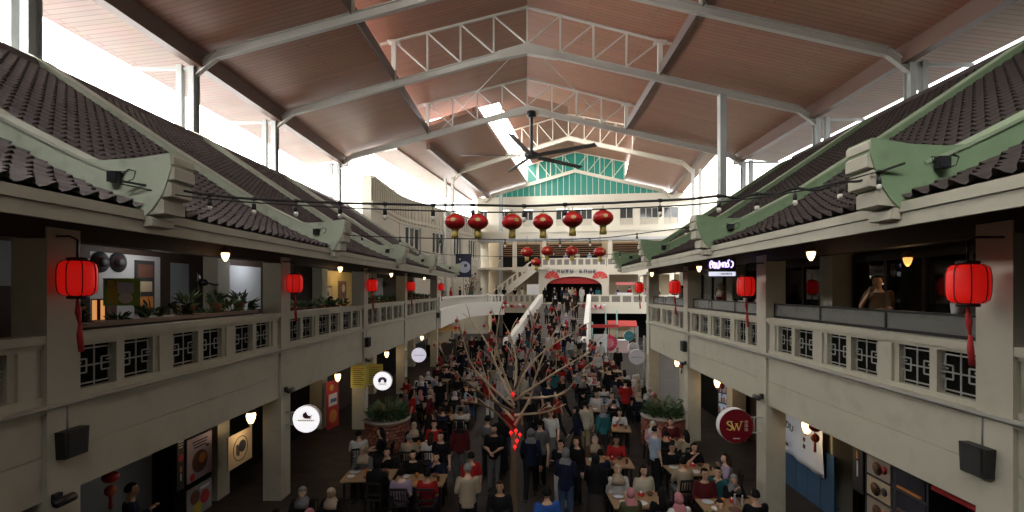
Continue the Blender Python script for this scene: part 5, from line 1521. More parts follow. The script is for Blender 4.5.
def person(loc, rotz, pose, top, bottom, head, place, far=False, skirt=False, sleeve='shirt', skin=0, scale=1.0, label=None, group=None):
    """head: a hair colour with its cut ('black hair', 'short_hair') or ('pink', 'headscarf')"""
    global NPEOPLE
    hcol, hk = head
    tm = pm('top', top, TOPC); bm_ = pm('skirt' if skirt else 'trousers', bottom, BOTC)
    hm = pm('headscarf', hcol, SCARFC) if hk == 'headscarf' else pm('strands', hcol, HAIRC)
    bk = 'skirt' if skirt else 'trousers'
    if far:
        o = bpy.data.objects.new('person', far_mesh(pose, sleeve, bk, hk)); COL.objects.link(o)
        for i, m in ((0, SKINS[skin]), (3, tm), (4, bm_), (5, hm)): setmat(o, m, i)
    else:
        o = bpy.data.objects.new('person', part_mesh(pose, 'body')); COL.objects.link(o); setmat(o, SKINS[skin])
        for key, m in ((sleeve, tm), (bk, bm_), (hk, hm)):
            c = bpy.data.objects.new({'long': 'long_sleeved_top'}.get(key, key), part_mesh(pose, key)); COL.objects.link(c); c.parent = o; setmat(c, m)
        for q in (0, 1):
            c = bpy.data.objects.new('shoe', part_mesh(pose, f'shoe{q}')); COL.objects.link(c); c.parent = o
    o.location = loc; o.rotation_euler = (0, 0, rotz); o.scale = (scale,) * 3
    hd = head_words(head)
    act = 'seated' if pose.startswith('seated') else 'walking' if pose == 'walking' else 'standing'
    lab = label or f'{act} person in {top.replace(" ", "-")} top, {bottom.replace(" ", "-")} {bk}, {hd}, {place}'
    USED_LABELS.add(lab)
    tag(o, lab, 'person', group)
    NPEOPLE += 1
    return o
HEADS = [('black hair', 'short_hair')] * 6 + [('black hair', 'long_hair')] * 3 + [('brown hair', 'long_hair'), ('black hair', 'hair_bun'), ('grey hair', 'short_hair'), ('black', 'headscarf'), ('black', 'headscarf'), ('black', 'headscarf'), ('beige', 'headscarf'), ('pink', 'headscarf'), ('white', 'headscarf'), ('grey', 'headscarf')]
TOPW = ['black'] * 12 + ['white'] * 5 + ['navy'] * 5 + ['grey'] * 3 + ['red'] * 2 + ['maroon'] * 2 + ['beige'] * 2 + ['pale blue', 'olive', 'pink', 'teal', 'lilac', 'brown', 'cream']
BOTW = ['black'] * 6 + ['blue denim'] * 2 + ['grey', 'khaki', 'white', 'dark', 'dark']
SKW = [0, 0, 0, 0, 1, 1, 1, 2]
def pose_words(pose): return 'seated' if pose.startswith('seated') else 'walking' if pose == 'walking' else 'standing'
def random_person(loc, rotz, place, sit=False, far=False, tops=None):
    for _ in range(400):
        pose = R.choice(['seated', 'seated', 'seated and eating', 'seated upright'] if sit else ['standing', 'holding a phone', 'walking', 'hands clasped'])
        head = R.choice(HEADS); top = R.choice(tops or TOPW); bot = R.choice(BOTW)
        sk = head[1] != 'short_hair' and R.random() < .35
        hd = head_words(head)
        key = f'{pose_words(pose)} person in {top.replace(" ", "-")} top, {bot.replace(" ", "-")} {"skirt" if sk else "trousers"}, {hd}, {place}'
        if key not in USED_LABELS: break
    sc = R.uniform(.93, 1.03) if head[1] != 'short_hair' else R.uniform(.98, 1.06)
    if sit: sc = R.uniform(.95, 1.03)
    sl = 'long' if head[1] == 'headscarf' or R.random() < .35 else 'shirt'
    return person(loc, rotz, pose, top, bot, head, place, far, sk, sl, R.choice(SKW), sc)
# ---------------------------------------------------------------- planters
BRICKM = mat('red_planter_brick', (.26, .085, .055), .8, .3, 5, .2, 30)
PLANTG = mat('dark_green_leaf', (.035, .075, .025), .5, .4, 6); PLANTG2 = mat('mid_green_leaf', (.07, .12, .04), .5, .4, 6)
def leaf_clump(mb, c, r, h, n, rnd, L=.28, w=.06):
    for _ in range(n):
        a = rnd.uniform(0, 2 * math.pi); q = math.sqrt(rnd.random()) * r
        p = Vector(c) + Vector((q * math.cos(a), q * math.sin(a), rnd.uniform(0, h)))
        d = Vector((math.cos(a) * rnd.uniform(.2, 1), math.sin(a) * rnd.uniform(.2, 1), rnd.uniform(-.1, 1))).normalized()
        s = d.cross(Vector((rnd.uniform(-1, 1), rnd.uniform(-1, 1), .3))).normalized() * w * rnd.uniform(.6, 1.2); l = L * rnd.uniform(.6, 1.3)
        up = s.cross(d) * .35
        mb.add([p, p + d * l * .45 + s + up, p + d * l, p + d * l * .45 - s + up, p + d * l * .5], [(0, 1, 4), (1, 2, 4), (2, 3, 4), (3, 0, 4)])
def planter(x, y, label, seed):
    t = thing('brick_planter', label, 'planter', (x, y, 0))
    rnd = random.Random(seed); mb = MB(); r = .66; H = .98; nc = 9
    for c in range(nc):
        n = 22
        for k in range(n):
            a = 2 * math.pi * (k + .5 * (c % 2)) / n; rr = r + rnd.uniform(-.008, .012)
            rot = Matrix.Rotation(a + E90, 3, 'Z')
            mb.obox((rr * math.cos(a), rr * math.sin(a), .05 + c * H / nc + .04), 2 * math.pi * r / n - .04, .12, H / nc - .032, rot)
    mb.build('brick_course', BRICKM, t)
    MB().lathe([(.60, 0.0), (.635, .02), (.635, H), (.5, H), (.48, .8), (.02, .8)], (0, 0, 0), 28).build('mortar_core', mat('pale_mortar', (.30, .25, .2), .8, .15), t)
    MB().lathe([(.60, H), (.74, H), (.75, H + .05), (.70, H + .07), (.60, H + .05)], (0, 0, 0), 28).build('rim', mat('stone_rim', (.28, .25, .21), .7, .15), t)
    MB().lathe([(.62, .9), (.5, .97), (.1, 1.0)], (0, 0, 0), 20).build('soil', BROWNP, t)
    mb = MB(); leaf_clump(mb, (0, 0, .98), .58, .28, 420, rnd, .24, .04)
    mb.build('foliage', PLANTG, t)
    mb = MB(); leaf_clump(mb, (.05, .1, 1.0), .5, .5, 130, rnd, .26, .04); mb.build('tall_leaves', PLANTG2, t)
    mb = MB()
    for k in range(9): 
        a = rnd.uniform(0, 6.28); mb.tube([(.2 * math.cos(a), .2 * math.sin(a), .95), (.3 * math.cos(a), .3 * math.sin(a), 1.55)], .012, 5)
    mb.build('stem', BWOOD, t)
planter(-4.62, 15.9, 'round red brick planter of dark plants under the yellow notice, left side', 3)
planter(4.62, 16.3, 'round red brick planter of green plants on the right side of the court', 4)
t = thing('notice_board', 'double sheet yellow notice beside the left brick planter', 'notice', (-6.04, 18.09, 2.0), .0)
for k, dx in enumerate((-.30, .31)):
    o = MB().box(dx - .3, dx + .29, -.012, .012, -.42 + .04 * k, .42 + .05 * k).build('sheet', mat('yellow_notice', (.42, .40, .06), .6, .1, 4), t)
    for q in range(9):
        z = .30 - q * .075 + .05 * k; MB().box(dx - .22, dx + .2 - .05 * ((q * 5) % 3), -.017, -.012, z - .012, z + .012).build('text_line', DARKP if q else REDP, t)
MB().box(-.6, .62, .012, .04, .30, .36).build('rail', BLACKMETAL, t); MB().tube([(-.02, .03, -.4), (-.02, .03, -2.0)], .02, 6).build('post', STEEL, t)

# potted plants on the gallery edges
def pot_plant(c, label, group, seed, s=1.0):
    rnd = random.Random(seed); t = thing('potted_plant', label, 'plant', c, 0, group)
    MB().lathe([(.07 * s, 0), (.11 * s, .15 * s), (.12 * s, .17 * s), (.10 * s, .17 * s), (.09 * s, .12 * s)], (0, 0, 0), 12).build('pot', mat('terracotta_pot', (.22, .08, .045), .7, .15), t)
    mb = MB(); leaf_clump(mb, (0, 0, .15 * s), .09 * s, .16 * s, 46, rnd, .17 * s, .03 * s); mb.build('foliage', PLANTG2 if seed % 3 == 0 else PLANTG, t)
NTH = ['first', 'second', 'third', 'fourth', 'fifth', 'sixth', 'seventh', 'eighth', 'ninth', 'tenth', 'eleventh', 'twelfth', 'thirteenth', 'fourteenth']
sd = 0
for b, (a, e) in enumerate(list(zip(COLL, COLL[1:]))):
    if b == 0: continue
    t = thing('plant_shelf', f'dark plant shelf behind the balustrade, {BAYN[b]} bay of the left gallery', 'shelf', (XL - .55, (a + e) / 2, FL1))
    L = (e - a) / 2 - .6
    MB().box(-.14, .14, -L, L, .80, .84).build('board', DWOOD, t)
    for q in (-L + .1, 0, L - .1): MB().box(-.1, .1, q - .03, q + .03, 0, .80).build('leg', DWOOD, t)
    n = [0, 7, 8, 8, 9][b]
    for k in range(n):
        sd += 1; pot_plant((XL - .55, (a + e) / 2 - L + .15 + (2 * L - .3) * k / (n - 1), FL1 + .84), f'{"bushy" if sd % 3 == 0 else "dark"} potted plant, {NTH[k]} along the plant shelf, {BAYN[b]} bay of the left gallery', 'potted plants behind the left balustrade', sd, R.uniform(.85, 1.25))
for k in range(3):
    sd += 1; pot_plant((-6.7 + .02 * k, 9.5 + k * .8, FL1 + 1.05), f'potted plant on the dark gallery counter, {NTH[k]} from the camera', 'potted plants on the gallery counter', sd, 1.1)

# ---------------------------------------------------------------- bare tree with red ornaments
t = TREE = thing('bare_tree', 'bare decorated tree with pale branches standing in the middle of the court', 'tree', (-.27, 10.3, 0))
BARK = mat('dark_bark', (.10, .065, .04), .8, .3, 8, .4, 20); BARKL = mat('pale_branch', (.42, .32, .21), .7, .2, 8)
tw = random.Random(21)
MB().tube([(0, 0, 0), (.01, 0, .8), (-.01, 0, 1.6), (0, 0, 2.25)], [.13, .10, .085, .075], 10).build('trunk', BARK, t)
MB().lathe([(.45, 0), (.42, .35), (.34, .38), (.3, .3)], (0, 0, 0), 16).build('base_tub', DARKP, t)
tips = []
def brpx(x, y, dy=0.0):
    p = px(x, y, 10.3 + dy); return p - Vector((-.27, 10.3, 0))
BR = [([(515, 432), (490, 408), (463, 402)], -.2), ([(513, 420), (492, 395), (485, 375), (478, 352)], .4), ([(514, 405), (500, 375), (488, 345), (470, 318)], .9), ([(515, 425), (530, 398), (536, 375), (551, 338), (566, 318)], -.5), ([(532, 398), (548, 397), (565, 392), (575, 381)], -.3),
      ([(514, 395), (516, 360), (508, 330)], .6), ([(513, 393), (525, 372), (545, 350), (578, 330)], .8), ([(512, 412), (484, 395), (455, 372), (442, 352)], .2), ([(516, 415), (545, 412), (566, 404)], .9), ([(515, 390), (530, 350), (534, 322)], .2), ([(514, 400), (497, 350), (500, 312)], -.6), ([(515, 408), (475, 370), (462, 335)], -.9), ([(516, 400), (556, 372), (590, 352)], -1.0)]
for pts, dd in BR:
    n = len(pts); P = [brpx(x, y, dd * i / (n - 1)) for i, (x, y) in enumerate(pts)]
    P[0] = Vector((P[0].x * .3, P[0].y * .3, P[0].z))
    path = curve_pts3(P, 4)
    br = MB().tube(path, [.030 - .020 * i / len(path) for i in range(len(path))], 7).build('branch', BARKL if abs(dd) > .25 else BARK, t)
    L = len(path)
    for q in range(5):
        i = tw.randrange(L // 3, L); p = path[i]; d = (path[min(L - 1, i + 1)] - path[max(0, i - 1)]).normalized()
        e = p + (d + Vector((tw.uniform(-.9, .9), tw.uniform(-.9, .9), tw.uniform(-.1, .8)))).normalized() * tw.uniform(.25, .6)
        m = (p + e) / 2 + Vector((0, 0, .05))
        MB().tube([p, m, e], [.012, .009, .005], 5).build('twig', BARKL, br)
        tips.append(e); tips.append(m)
    tips.append(path[-1])
RLIT = mat('lit_red_ornament', (.7, .02, .02), .4, .05, emit=(1, .02, .02), es=1.3); RORN = mat('red_ornament', (.40, .015, .015), .4, .1)
mo = MB(); mo.ball((0, 0, 0), .036, 10, 7, 0, 1, 1, .85); mo.tube([(0, 0, .03), (0, 0, .06)], .004, 5); mo.tube([(0, 0, -.03), (0, 0, -.075)], .006, 5)
first = None; tw.shuffle(tips)
lit = [brpx(513, 393), brpx(511, 431), brpx(516, 429), brpx(520, 433), brpx(517, 439), brpx(515, 445)]
for i, p in enumerate(lit + tips[:64]):
    w = p + Vector((-.27, 10.3, 0)) - Vector((0, 0 if i >= 6 else .12, .10 if i >= 6 else 0))
    if first is None:
        first = mo.build('red_ornament', RORN)
        o = first
    else:
        o = first.copy(); COL.objects.link(o)
    o.location = w; s = tw.uniform(.8, 1.25); o.scale = (s, s, s)
    if i < 6: setmat(o, RLIT); tag(o, 'glowing red ornament at the fork of the bare tree', 'ornament', 'lit ornaments on the bare tree')
    else: setmat(o, RORN); tag(o, 'small red ornament hanging from a twig of the bare tree', 'ornament', 'red ornaments on the bare tree')
lamp('ornament_light', (-.3, 10.1, 2.3), .8, (1, .05, .04), .1)

# ---------------------------------------------------------------- tables, chairs, tableware
TOPW_ = mat('light_wood_top', (.30, .19, .10), .45, .15, 4, stretch=(1, 6, 1)); CHAIRM = mat('dark_chair', (.018, .015, .014), .6, .2, spec=.2)
def table_proto():
    t = thing('dining_table', 'x', 'table')
    MB().box(-.60, .60, -.36, .36, .715, .75).build('table_top', TOPW_, t)
    MB().box(-.52, .52, -.28, .28, .66, .715).build('apron', CHAIRM, t)
    for a in (-1, 1):
        for b in (-1, 1): MB().box(a * .52 - .025, a * .52 + .025, b * .28 - .025, b * .28 + .025, 0, .66).build('leg', CHAIRM, t)
    return proto_tree(t)
def chair_proto():
    t = thing('dining_chair', 'x', 'chair')
    MB().box(-.20, .20, -.20, .19, .43, .46).build('seat', CHAIRM, t)
    mb = MB()
    for x in (-.19, .19): mb.bar((x, -.19, .45), (x, -.27, .88), .03, .03)
    for z, y in ((.86, -.266), (.60, -.218)): mb.bar((-.19, y, z), (.19, y, z), .03, .05)
    for k in range(5): x = -.13 + k * .065; mb.bar((x, -.218, .60), (x, -.266, .86), .02, .015)
    mb.build('slatted_back', CHAIRM, t)
    for x in (-.18, .18):
        MB().bar((x, .17, .43), (x * 1.08, .19, 0), .03, .03).build('leg', CHAIRM, t); MB().bar((x, -.18, .43), (x * 1.08, -.23, 0), .03, .03).build('leg', CHAIRM, t)
    return proto_tree(t)
TP = table_proto(); CP_ = chair_proto()
def chair_far():
    mb = MB(); mb.box(-.20, .20, -.20, .19, .43, .46)
    for x in (-.19, .19):
        mb.bar((x, -.19, .45), (x, -.27, .88), .03, .03); mb.bar((x, .17, .43), (x * 1.08, .19, 0), .03, .03); mb.bar((x, -.18, .43), (x * 1.08, -.23, 0), .03, .03)
    for z, y in ((.86, -.266), (.60, -.218), (.73, -.24)): mb.bar((-.19, y, z), (.19, y, z), .03, .06)
    return mb
CF = None
usedT = usedC = False
TABLES = []       # x, y, rot, words
BUSY = []         # x, y, radius taken
NEAR_Y = 24.0
def put_table(x, y, rz, words, seats='1111', items=True, empty=()):
    """seats: camera-left-near, right-near, left-far, right-far along the long sides"""
    global usedT, usedC, CF
    lab = f'light wood dining table, {words}'
    if not usedT: o = TP; usedT = True; o.location = (x, y, 0); o.rotation_euler = (0, 0, rz); o['label'] = lab; o['group'] = 'dining tables in the court'
    else: o, _ = dup(TP, (x, y, 0), rz, lab, 'dining tables in the court')
    BUSY.append((x, y, .62))
    rot = Matrix.Rotation(rz, 3, 'Z')
    spots = [(-.3, -.58, 0, 'near left'), (.3, -.58, 0, 'near right'), (-.3, .58, math.pi, 'far left'), (.3, .58, math.pi, 'far right')]
    for k, (a, b, r, w) in enumerate(spots):
        if seats[k] == '0': continue
        p = rot @ Vector((a, b, 0)) + Vector((x, y, 0)); an = rz + r + R.uniform(-.15, .15)
        lab = f'dark slatted chair, {w} seat of {words.split(",")[0]}'
        if y < NEAR_Y:
            if not usedC: c = CP_; usedC = True; c.location = p; c.rotation_euler = (0, 0, an); c['label'] = lab; c['group'] = 'chairs around the dining tables'
            else: c, _ = dup(CP_, p, an, lab, 'chairs around the dining tables')
        else:
            if CF is None: c = CF = chair_far().build('dining_chair', CHAIRM)
            else: c = CF.copy(); COL.objects.link(c)
            c.location = p; c.rotation_euler = (0, 0, an); tag(c, lab, 'chair', 'chairs around the dining tables')
        BUSY.append((p.x, p.y, .3))
        if seats[k] == '1':
            d = Vector((-math.sin(an), math.cos(an), 0))
            random_person(p - d * .02, an, f'at {words.split(",")[0]}', True, y > 22)
    if items: TABLES.append((x, y, rz, words))
# near tables, where the photograph shows them
put_table(-3.85, 11.75, .05, 'nearest outer-left table', '0111')
put_table(-2.55, 11.45, .0, 'nearest inner-left table', '1111')
put_table(-3.05, 13.9, .1, 'table between planter and tree', '1111')
put_table(-4.3, 9.3, .0, 'bottom-left table beside the column', '1111')
put_table(2.15, 12.6, .0, 'inner-right table with dark tray', '1011')
put_table(2.4, 10.35, .05, 'nearest inner-right table', '1111')
put_table(4.25, 10.05, .0, 'outer-right table with water bottles', '0111')
put_table(4.2, 14.2, .1, 'table before the right planter', '1111')
t_lab = 'table beside the maroon sign'
put_table(4.15, 12.1, .1, t_lab, '0011')
rows = [(-4.55, 'outer left'), (-2.75, 'inner left'), (2.9, 'inner right'), (4.55, 'outer right')]
Y0 = {'outer left': 19.0, 'inner left': 17.0, 'inner right': 15.6, 'outer right': 19.3}
for x, nm in rows:
    y = Y0[nm]; k = 0
    while y < 31.5:
        if not (nm == 'outer right' and y > 33): put_table(x + R.uniform(-.15, .15), y + R.uniform(-.2, .2), R.uniform(-.12, .12), f'{NTH[k]} {nm.replace(" ", "-")} table, counted from the planters', R.choice(['1111', '1111', '1101', '1110', '0111', '1021']))
        y += 2.45; k += 1
# tableware
def ware():
    P = {}
    P['bowl'] = MB().lathe([(.03, 0), (.04, .01), (.085, .055), (.09, .06), (.08, .055), (.03, .018)], (0, 0, 0), 16).build('bowl', WHITEP2)
    P['plate'] = MB().lathe([(.06, 0), (.12, .018), (.125, .022), (.06, .008)], (0, 0, 0), 18).build('plate', WHITEP2)
    P['cup'] = MB().lathe([(.028, 0), (.037, .11), (.039, .115), (.034, .11), (.026, .01)], (0, 0, 0), 14).build('cup', ORANGEP)
    b = MB().lathe([(.032, 0), (.033, .15), (.026, .18), (.013, .205), (.013, .22)], (0, 0, 0), 14).build('bottle', mat('clear_plastic_bottle', (.55, .6, .62), .1, .05, trans=.5))
    MB().lathe([(.015, .215), (.015, .24)], (0, 0, 0), 10).build('cap', WHITEP2, b)
    proto_tree(b); P['bottle'] = b
    tb = MB().box(-.06, .06, -.04, .04, 0, .07).build('tissue_box', REDP); MB().ball((0, 0, .08), .03, 8, 6, 0, 1, .5, 1).build('tissue', WHITEP2, tb); proto_tree(tb); P['tissue_box'] = tb
    tr = MB().box(-.2, .2, -.14, .14, 0, .012).build('tray', DARKP); P['tray'] = tr
    return P
WARE = ware(); usedW = set()
def put_ware(kind, x, y, label, m=None):
    if kind not in usedW: o = WARE[kind]; usedW.add(kind); o.location = (x, y, .75)
    else: o, _ = dup(WARE[kind], (x, y, .75), R.uniform(0, 6))
    if m: setmat(o, m)
    tag(o, label, kind.replace('_', ' '), 'tableware in the court')
for x, y, rz, words in TABLES:
    base = words.split(',')[0]
    rot = Matrix.Rotation(rz, 3, 'Z')
    lst = [('bowl', -.38, -.2, 'white bowl', None, 'near left corner'), ('plate', .02, -.18, 'plate', [WHITEP2, BROWNP, ORANGEP][int(abs(y) * 7) % 3], 'near middle'), ('bowl', .32, .2, 'dark bowl', BROWNP, 'far right corner'), ('cup', -.1, .12, 'orange cup', None, 'middle'), ('cup', .45, -.1, 'brown drink cup', BROWNP, 'right end')]
    if 'bottles' in words: lst += [('bottle', .12, .05, 'clear water bottle', None, 'centre'), ('bottle', .25, -.02, 'clear water bottle', None, 'right of centre')]
    if 'tray' in words: lst += [('tray', -.1, -.12, 'dark serving tray', None, 'near left')]
    if y < 16: lst += [('tissue_box', .12, .2, 'red tissue box', None, 'far middle'), ('plate', -.40, .18, 'pale plate', PALEP, 'far left corner')]
    if y > 24: lst = lst[:3]
    for kind, a, b, nm, m, w in lst:
        p = rot @ Vector((a, b, 0)); put_ware(kind, x + p.x, y + p.y, f'{nm} at the {w} of the {base}', m)

# ---------------------------------------------------------------- people the photograph shows clearly
def at_px(x, yhead, hz): 
    Y = (CAMZ - hz) * 480 / (yhead - 289); return ((x - 527) * Y / 480, Y, 0)
PEOPLE = [
    # x, y of the head top, height of it, facing (0 = away), pose, top, bottom, head, sleeve, label
    (585, 401, 1.72, .0, 'standing', 'cream', 'khaki', ('black hair', 'short_hair'), 'long', 'man in cream shirt and khaki trousers standing with his back turned, right of the tree'),
    (603, 407, 1.62, .3, 'standing', 'teal', 'dark', ('grey', 'headscarf'), 'long', 'person in dark teal top and grey headscarf beside the cream-shirted man'),
    (561, 440, 1.66, 2.6, 'holding a phone', 'black', 'white', ('black hair', 'long_hair'), 'long', 'woman in black top and white trousers, long hair, facing the camera right of the tree'),
    (577, 437, 1.63, 2.2, 'standing', 'black', 'black', ('brown hair', 'long_hair'), 'long', 'woman all in black with long brown hair beside the one in white trousers'),
    (547, 487, 1.72, .2, 'standing', 'blue', 'black', ('black hair', 'short_hair'), 'shirt', 'man in bright blue shirt at the bottom edge, his back turned'),
    (500, 481, 1.62, 3.0, 'hands clasped', 'black', 'black', ('brown hair', 'long_hair'), 'long', 'woman in black jacket facing the camera at the bottom edge, left of the tree'),
    (471, 452, 1.66, .6, 'standing', 'red', 'blue denim', ('black hair', 'short_hair'), 'shirt', 'person in bright red shirt and jeans standing left of the tree trunk'),
    (460, 421, 1.68, .1, 'standing', 'maroon', 'grey', ('black', 'headscarf'), 'long', 'person in maroon top and black headscarf standing behind the red-shirted person'),
    (441, 432, 1.66, 2.9, 'standing', 'black', 'dark', ('black hair', 'short_hair'), 'shirt', 'person in black shirt facing the camera by the inner left tables'),
    (655, 426, 1.70, -1.3, 'standing', 'pale blue', 'black', ('black hair', 'short_hair'), 'shirt', 'man in pale blue shirt and black trousers standing before the right planter'),
    (494, 425, 1.70, 3.0, 'hands clasped', 'black', 'grey', ('black hair', 'short_hair'), 'shirt', 'man in black facing the camera just left of the tree trunk'),
    (549, 398, 1.66, .2, 'walking', 'brown', 'dark', ('black hair', 'short_hair'), 'long', 'person in brown walking away behind the bare tree'),
    (638, 378, 1.66, 1.2, 'standing', 'beige', 'khaki', ('beige', 'headscarf'), 'long', 'person in beige with beige headscarf standing beyond the right planter'),
    (598, 352, 1.70, 3.1, 'standing', 'white', 'grey', ('black hair', 'short_hair'), 'long', 'person in white long sleeves standing near the foot of the stairs'),
    (618, 348, 1.70, 3.0, 'standing', 'black', 'black', ('black hair', 'short_hair'), 'long', 'man all in black standing before the pink rosette'),
    (605, 331, 1.62, 3.1, 'standing', 'pink', 'white', ('white', 'headscarf'), 'long', 'person in pale pink and white headscarf under the terrace, left of a pair'),
    (627, 331, 1.62, 3.1, 'standing', 'pink', 'white', ('pink', 'headscarf'), 'long', 'person in pale pink and pink headscarf under the terrace, right of a pair'),
]
for x, yh, hz, rz, pose, top, bot, head, sl, lab in PEOPLE:
    p = at_px(x, yh, hz); BUSY.append((p[0], p[1], .3))
    person(p, rz, pose, top, bot, head, '', p[1] > 26, False, sl, R.choice([0, 0, 1]), hz / 1.715, lab)
# seated ones who can be told apart
SEATED = [
    (-4.75, 13.55, .35, 'seated and eating', 'white', 'black', ('black hair', 'short_hair'), 'man in white shirt seated on a slatted chair below the yellow notice, back turned', True),
    (-4.15, 13.9, 1.6, 'seated', 'black', 'black', ('black hair', 'long_hair'), 'woman in black seated facing the man in the white shirt', True),
    (3.72, 11.35, .1, 'seated', 'beige', 'grey', ('black hair', 'short_hair'), 'man in beige shirt seated with his back turned, left of the maroon sign', True),
    (4.95, 11.7, 1.35, 'seated and eating', 'lilac', 'black', ('brown hair', 'long_hair'), 'woman in lilac shirt with long brown hair seated below the maroon sign', True),
    (3.0, 9.35, .2, 'seated', 'white', 'dark', ('pink', 'headscarf'), 'woman in pink headscarf seated at the bottom right of the court', True),
    (3.7, 9.25, 2.9, 'seated', 'lime green', 'black', ('black hair', 'short_hair'), 'person in lime green shirt seated at the bottom right corner table', True),
    (4.35, 10.95, 2.8, 'seated and eating', 'teal', 'dark', ('black hair', 'short_hair'), 'person in teal top eating beside the water bottles', True),
]
for x, y, rz, pose, top, bot, head, lab, ch in SEATED:
    c, _ = dup(CP_, (x, y, 0), rz, 'dark slatted chair under the ' + lab.split(' seated')[0].split(' eating')[0], 'chairs around the dining tables')
    BUSY.append((x, y, .4)); person((x, y, 0), rz, pose, top, bot, head, '', False, False, 'long' if 'scarf' in head[1] else 'shirt', R.choice([0, 1]), 1.0, lab)
# shadowy man in the left arcade, the man resting his chin above, diners on the galleries
person((-7.1, 8.6, 0), -.9, 'holding a phone', 'navy', 'black', ('black hair', 'short_hair'), '', False, False, 'long', 1, 1.06, 'man in navy top holding a phone before the blue-grey wall, bottom left')
person((6.62, 9.0, FL1), 2.0, 'hand raised', 'brown', 'black', ('black hair', 'short_hair'), '', False, False, 'shirt', 1, 1.05, 'man in brown shirt raising a hand to his chin on the nearest right gallery bay')
person((6.15, 6.75, FL1), .4, 'standing', 'white', 'dark', ('black hair', 'short_hair'), '', False, False, 'shirt', 1, 1.05, 'person in white shirt behind the nearest red lantern on the right gallery')
def stool(p, rz, lab):
    c, _ = dup(CP_, p, rz, lab, 'chairs of the galleries')
gd = [(6.35, 12.6, 1.4), (6.5, 13.3, 1.7), (6.4, 14.2, 1.5), (6.6, 15.0, 1.2), (6.4, 15.8, 1.8), (6.5, 18.2, 1.5), (6.4, 19.2, 1.6), (6.6, 20.4, 1.4)]
for i, (x, y, rz) in enumerate(gd):
    w = f'by the rail, {NTH[i % 5 if i < 5 else i - 5]} along the {"neon sign" if i < 5 else "farthest"} bay of the right gallery'
    random_person((x, y, FL1), rz, f'{"neon-sign" if i < 5 else "farthest"} bay of right gallery', i in (1, 3, 6), y > 16)
    if i in (1, 3, 6): stool((x, y, FL1), rz, 'dark chair ' + w)
gl = [(-7.25, 13.3, -1.2), (-7.3, 14.6, -1.5), (-7.2, 16.6, -1.4), (-7.3, 17.6, -1.7), (-7.25, 20.6, -1.3), (-7.2, 22.2, -1.5), (-7.2, 26.8, -1.6), (-7.3, 29.6, -1.4), (-7.35, 7.9, -1.4), (-7.35, 9.9, -1.2)]
for i, (x, y, rz) in enumerate(gl):
    b = BAYN[max(k for k in range(5) if COLL[k] <= y)]
    random_person((x, y, FL1), rz, f'{b} bay of left gallery', True, y > 18, ['black', 'navy', 'grey', 'maroon', 'white'])
    stool((x, y, FL1), rz, f'dark chair behind the balustrade, {NTH[i]} seat listed along the left gallery, {b} bay')

# ---------------------------------------------------------------- the crowd
BUSY += [(-4.62, 15.9, .95), (4.62, 16.3, .95), (-.27, 10.3, .6)]
for y in COLL + COLR: BUSY += [(XL - .2, y, .5), (XR + .2, y, .5)]
def zone(x, y):
    if y < 14: return 'near the bare tree'
    side = 'left tables' if x < -1.8 else 'right tables' if x > 1.8 else 'middle walkway'
    band = 'level with planters' if y < 18 else 'just beyond planters' if y < 23 else 'halfway to stairs' if y < 29 else 'short of stairs' if y < 35 else 'at stair foot'
    return f'{"among" if "tables" in side else "in"} {side} {band}'
cr = random.Random(5)
def free(x, y, r=.27):
    return all((x - a) ** 2 + (y - b) ** 2 > (r + q) ** 2 * .8 for a, b, q in BUSY)
def crowd(n, x0, x1, y0, y1):
    k = 0; tries = 0
    while k < n and tries < 4000:
        tries += 1
        x = cr.uniform(x0, x1); y = cr.uniform(y0, y1)
        if not free(x, y): continue
        BUSY.append((x, y, .24)); random_person((x, y, 0), cr.choice([0, 0, math.pi, cr.uniform(0, 6.28)]) + cr.uniform(-.5, .5), zone(x, y), False, y > 22); k += 1
crowd(7, -1.7, 1.6, 9.6, 14)
crowd(13, -1.7, 1.7, 14, 20)
crowd(6, -5.3, -1.8, 16, 22); crowd(6, 1.8, 5.2, 17.5, 22)
crowd(18, -1.7, 1.8, 20, 29)
crowd(18, -5.4, 5.2, 26, 35)
crowd(26, -5.4, 5.4, 34.5, 39.3)
# on the stairs and at their head
for i in range(32):
    f = cr.uniform(.05, .95); g = cr.uniform(.12, .88)
    a = SB[0].lerp(ST[0], f); b = SB[1].lerp(ST[1], f); p = a.lerp(b, g); z = FL1 * math.floor(f * 23 + 1) / 23
    third = 'lower' if f < .33 else 'middle' if f < .66 else 'upper'
    random_person((p.x, p.y, z), cr.choice([0, math.pi]) + cr.uniform(-.3, .3), f'on {third} flight of main staircase', False, True)
def terrace(n, s0, s1, d0, d1, place):
    for i in range(n):
        s = s0 + (s1 - s0) * (i + cr.uniform(.2, .8)) / n; p = bp(s, cr.uniform(d0, d1), FL1)
        random_person(p, cr.choice([0, math.pi, 2, 4]) + cr.uniform(-.4, .4), place, False, True)
terrace(8, -3.4, 3.2, -4.0, -2.4, 'on terrace before arched entrance')
terrace(5, 3.6, 11, -4.0, -2.4, 'behind rail right of stairs')
terrace(5, -9, -4.2, -4.0, -3.2, 'behind rail left of stairs')
terrace(4, -1.8, 2.2, -1.0, .6, 'inside the arched entrance')
for i in range(5):
    s = -2.4 + i * 1.35; random_person(bp(s, -.6, F2), math.pi + cr.uniform(-.4, .4), 'on gallery above arched entrance', False, True)
for i in range(6):
    p = cpts[5 + i * 4]; random_person((p.x - .9, p.y, FL1), -1.4 + cr.uniform(-.4, .4), 'behind the white curved balustrade', False, True)

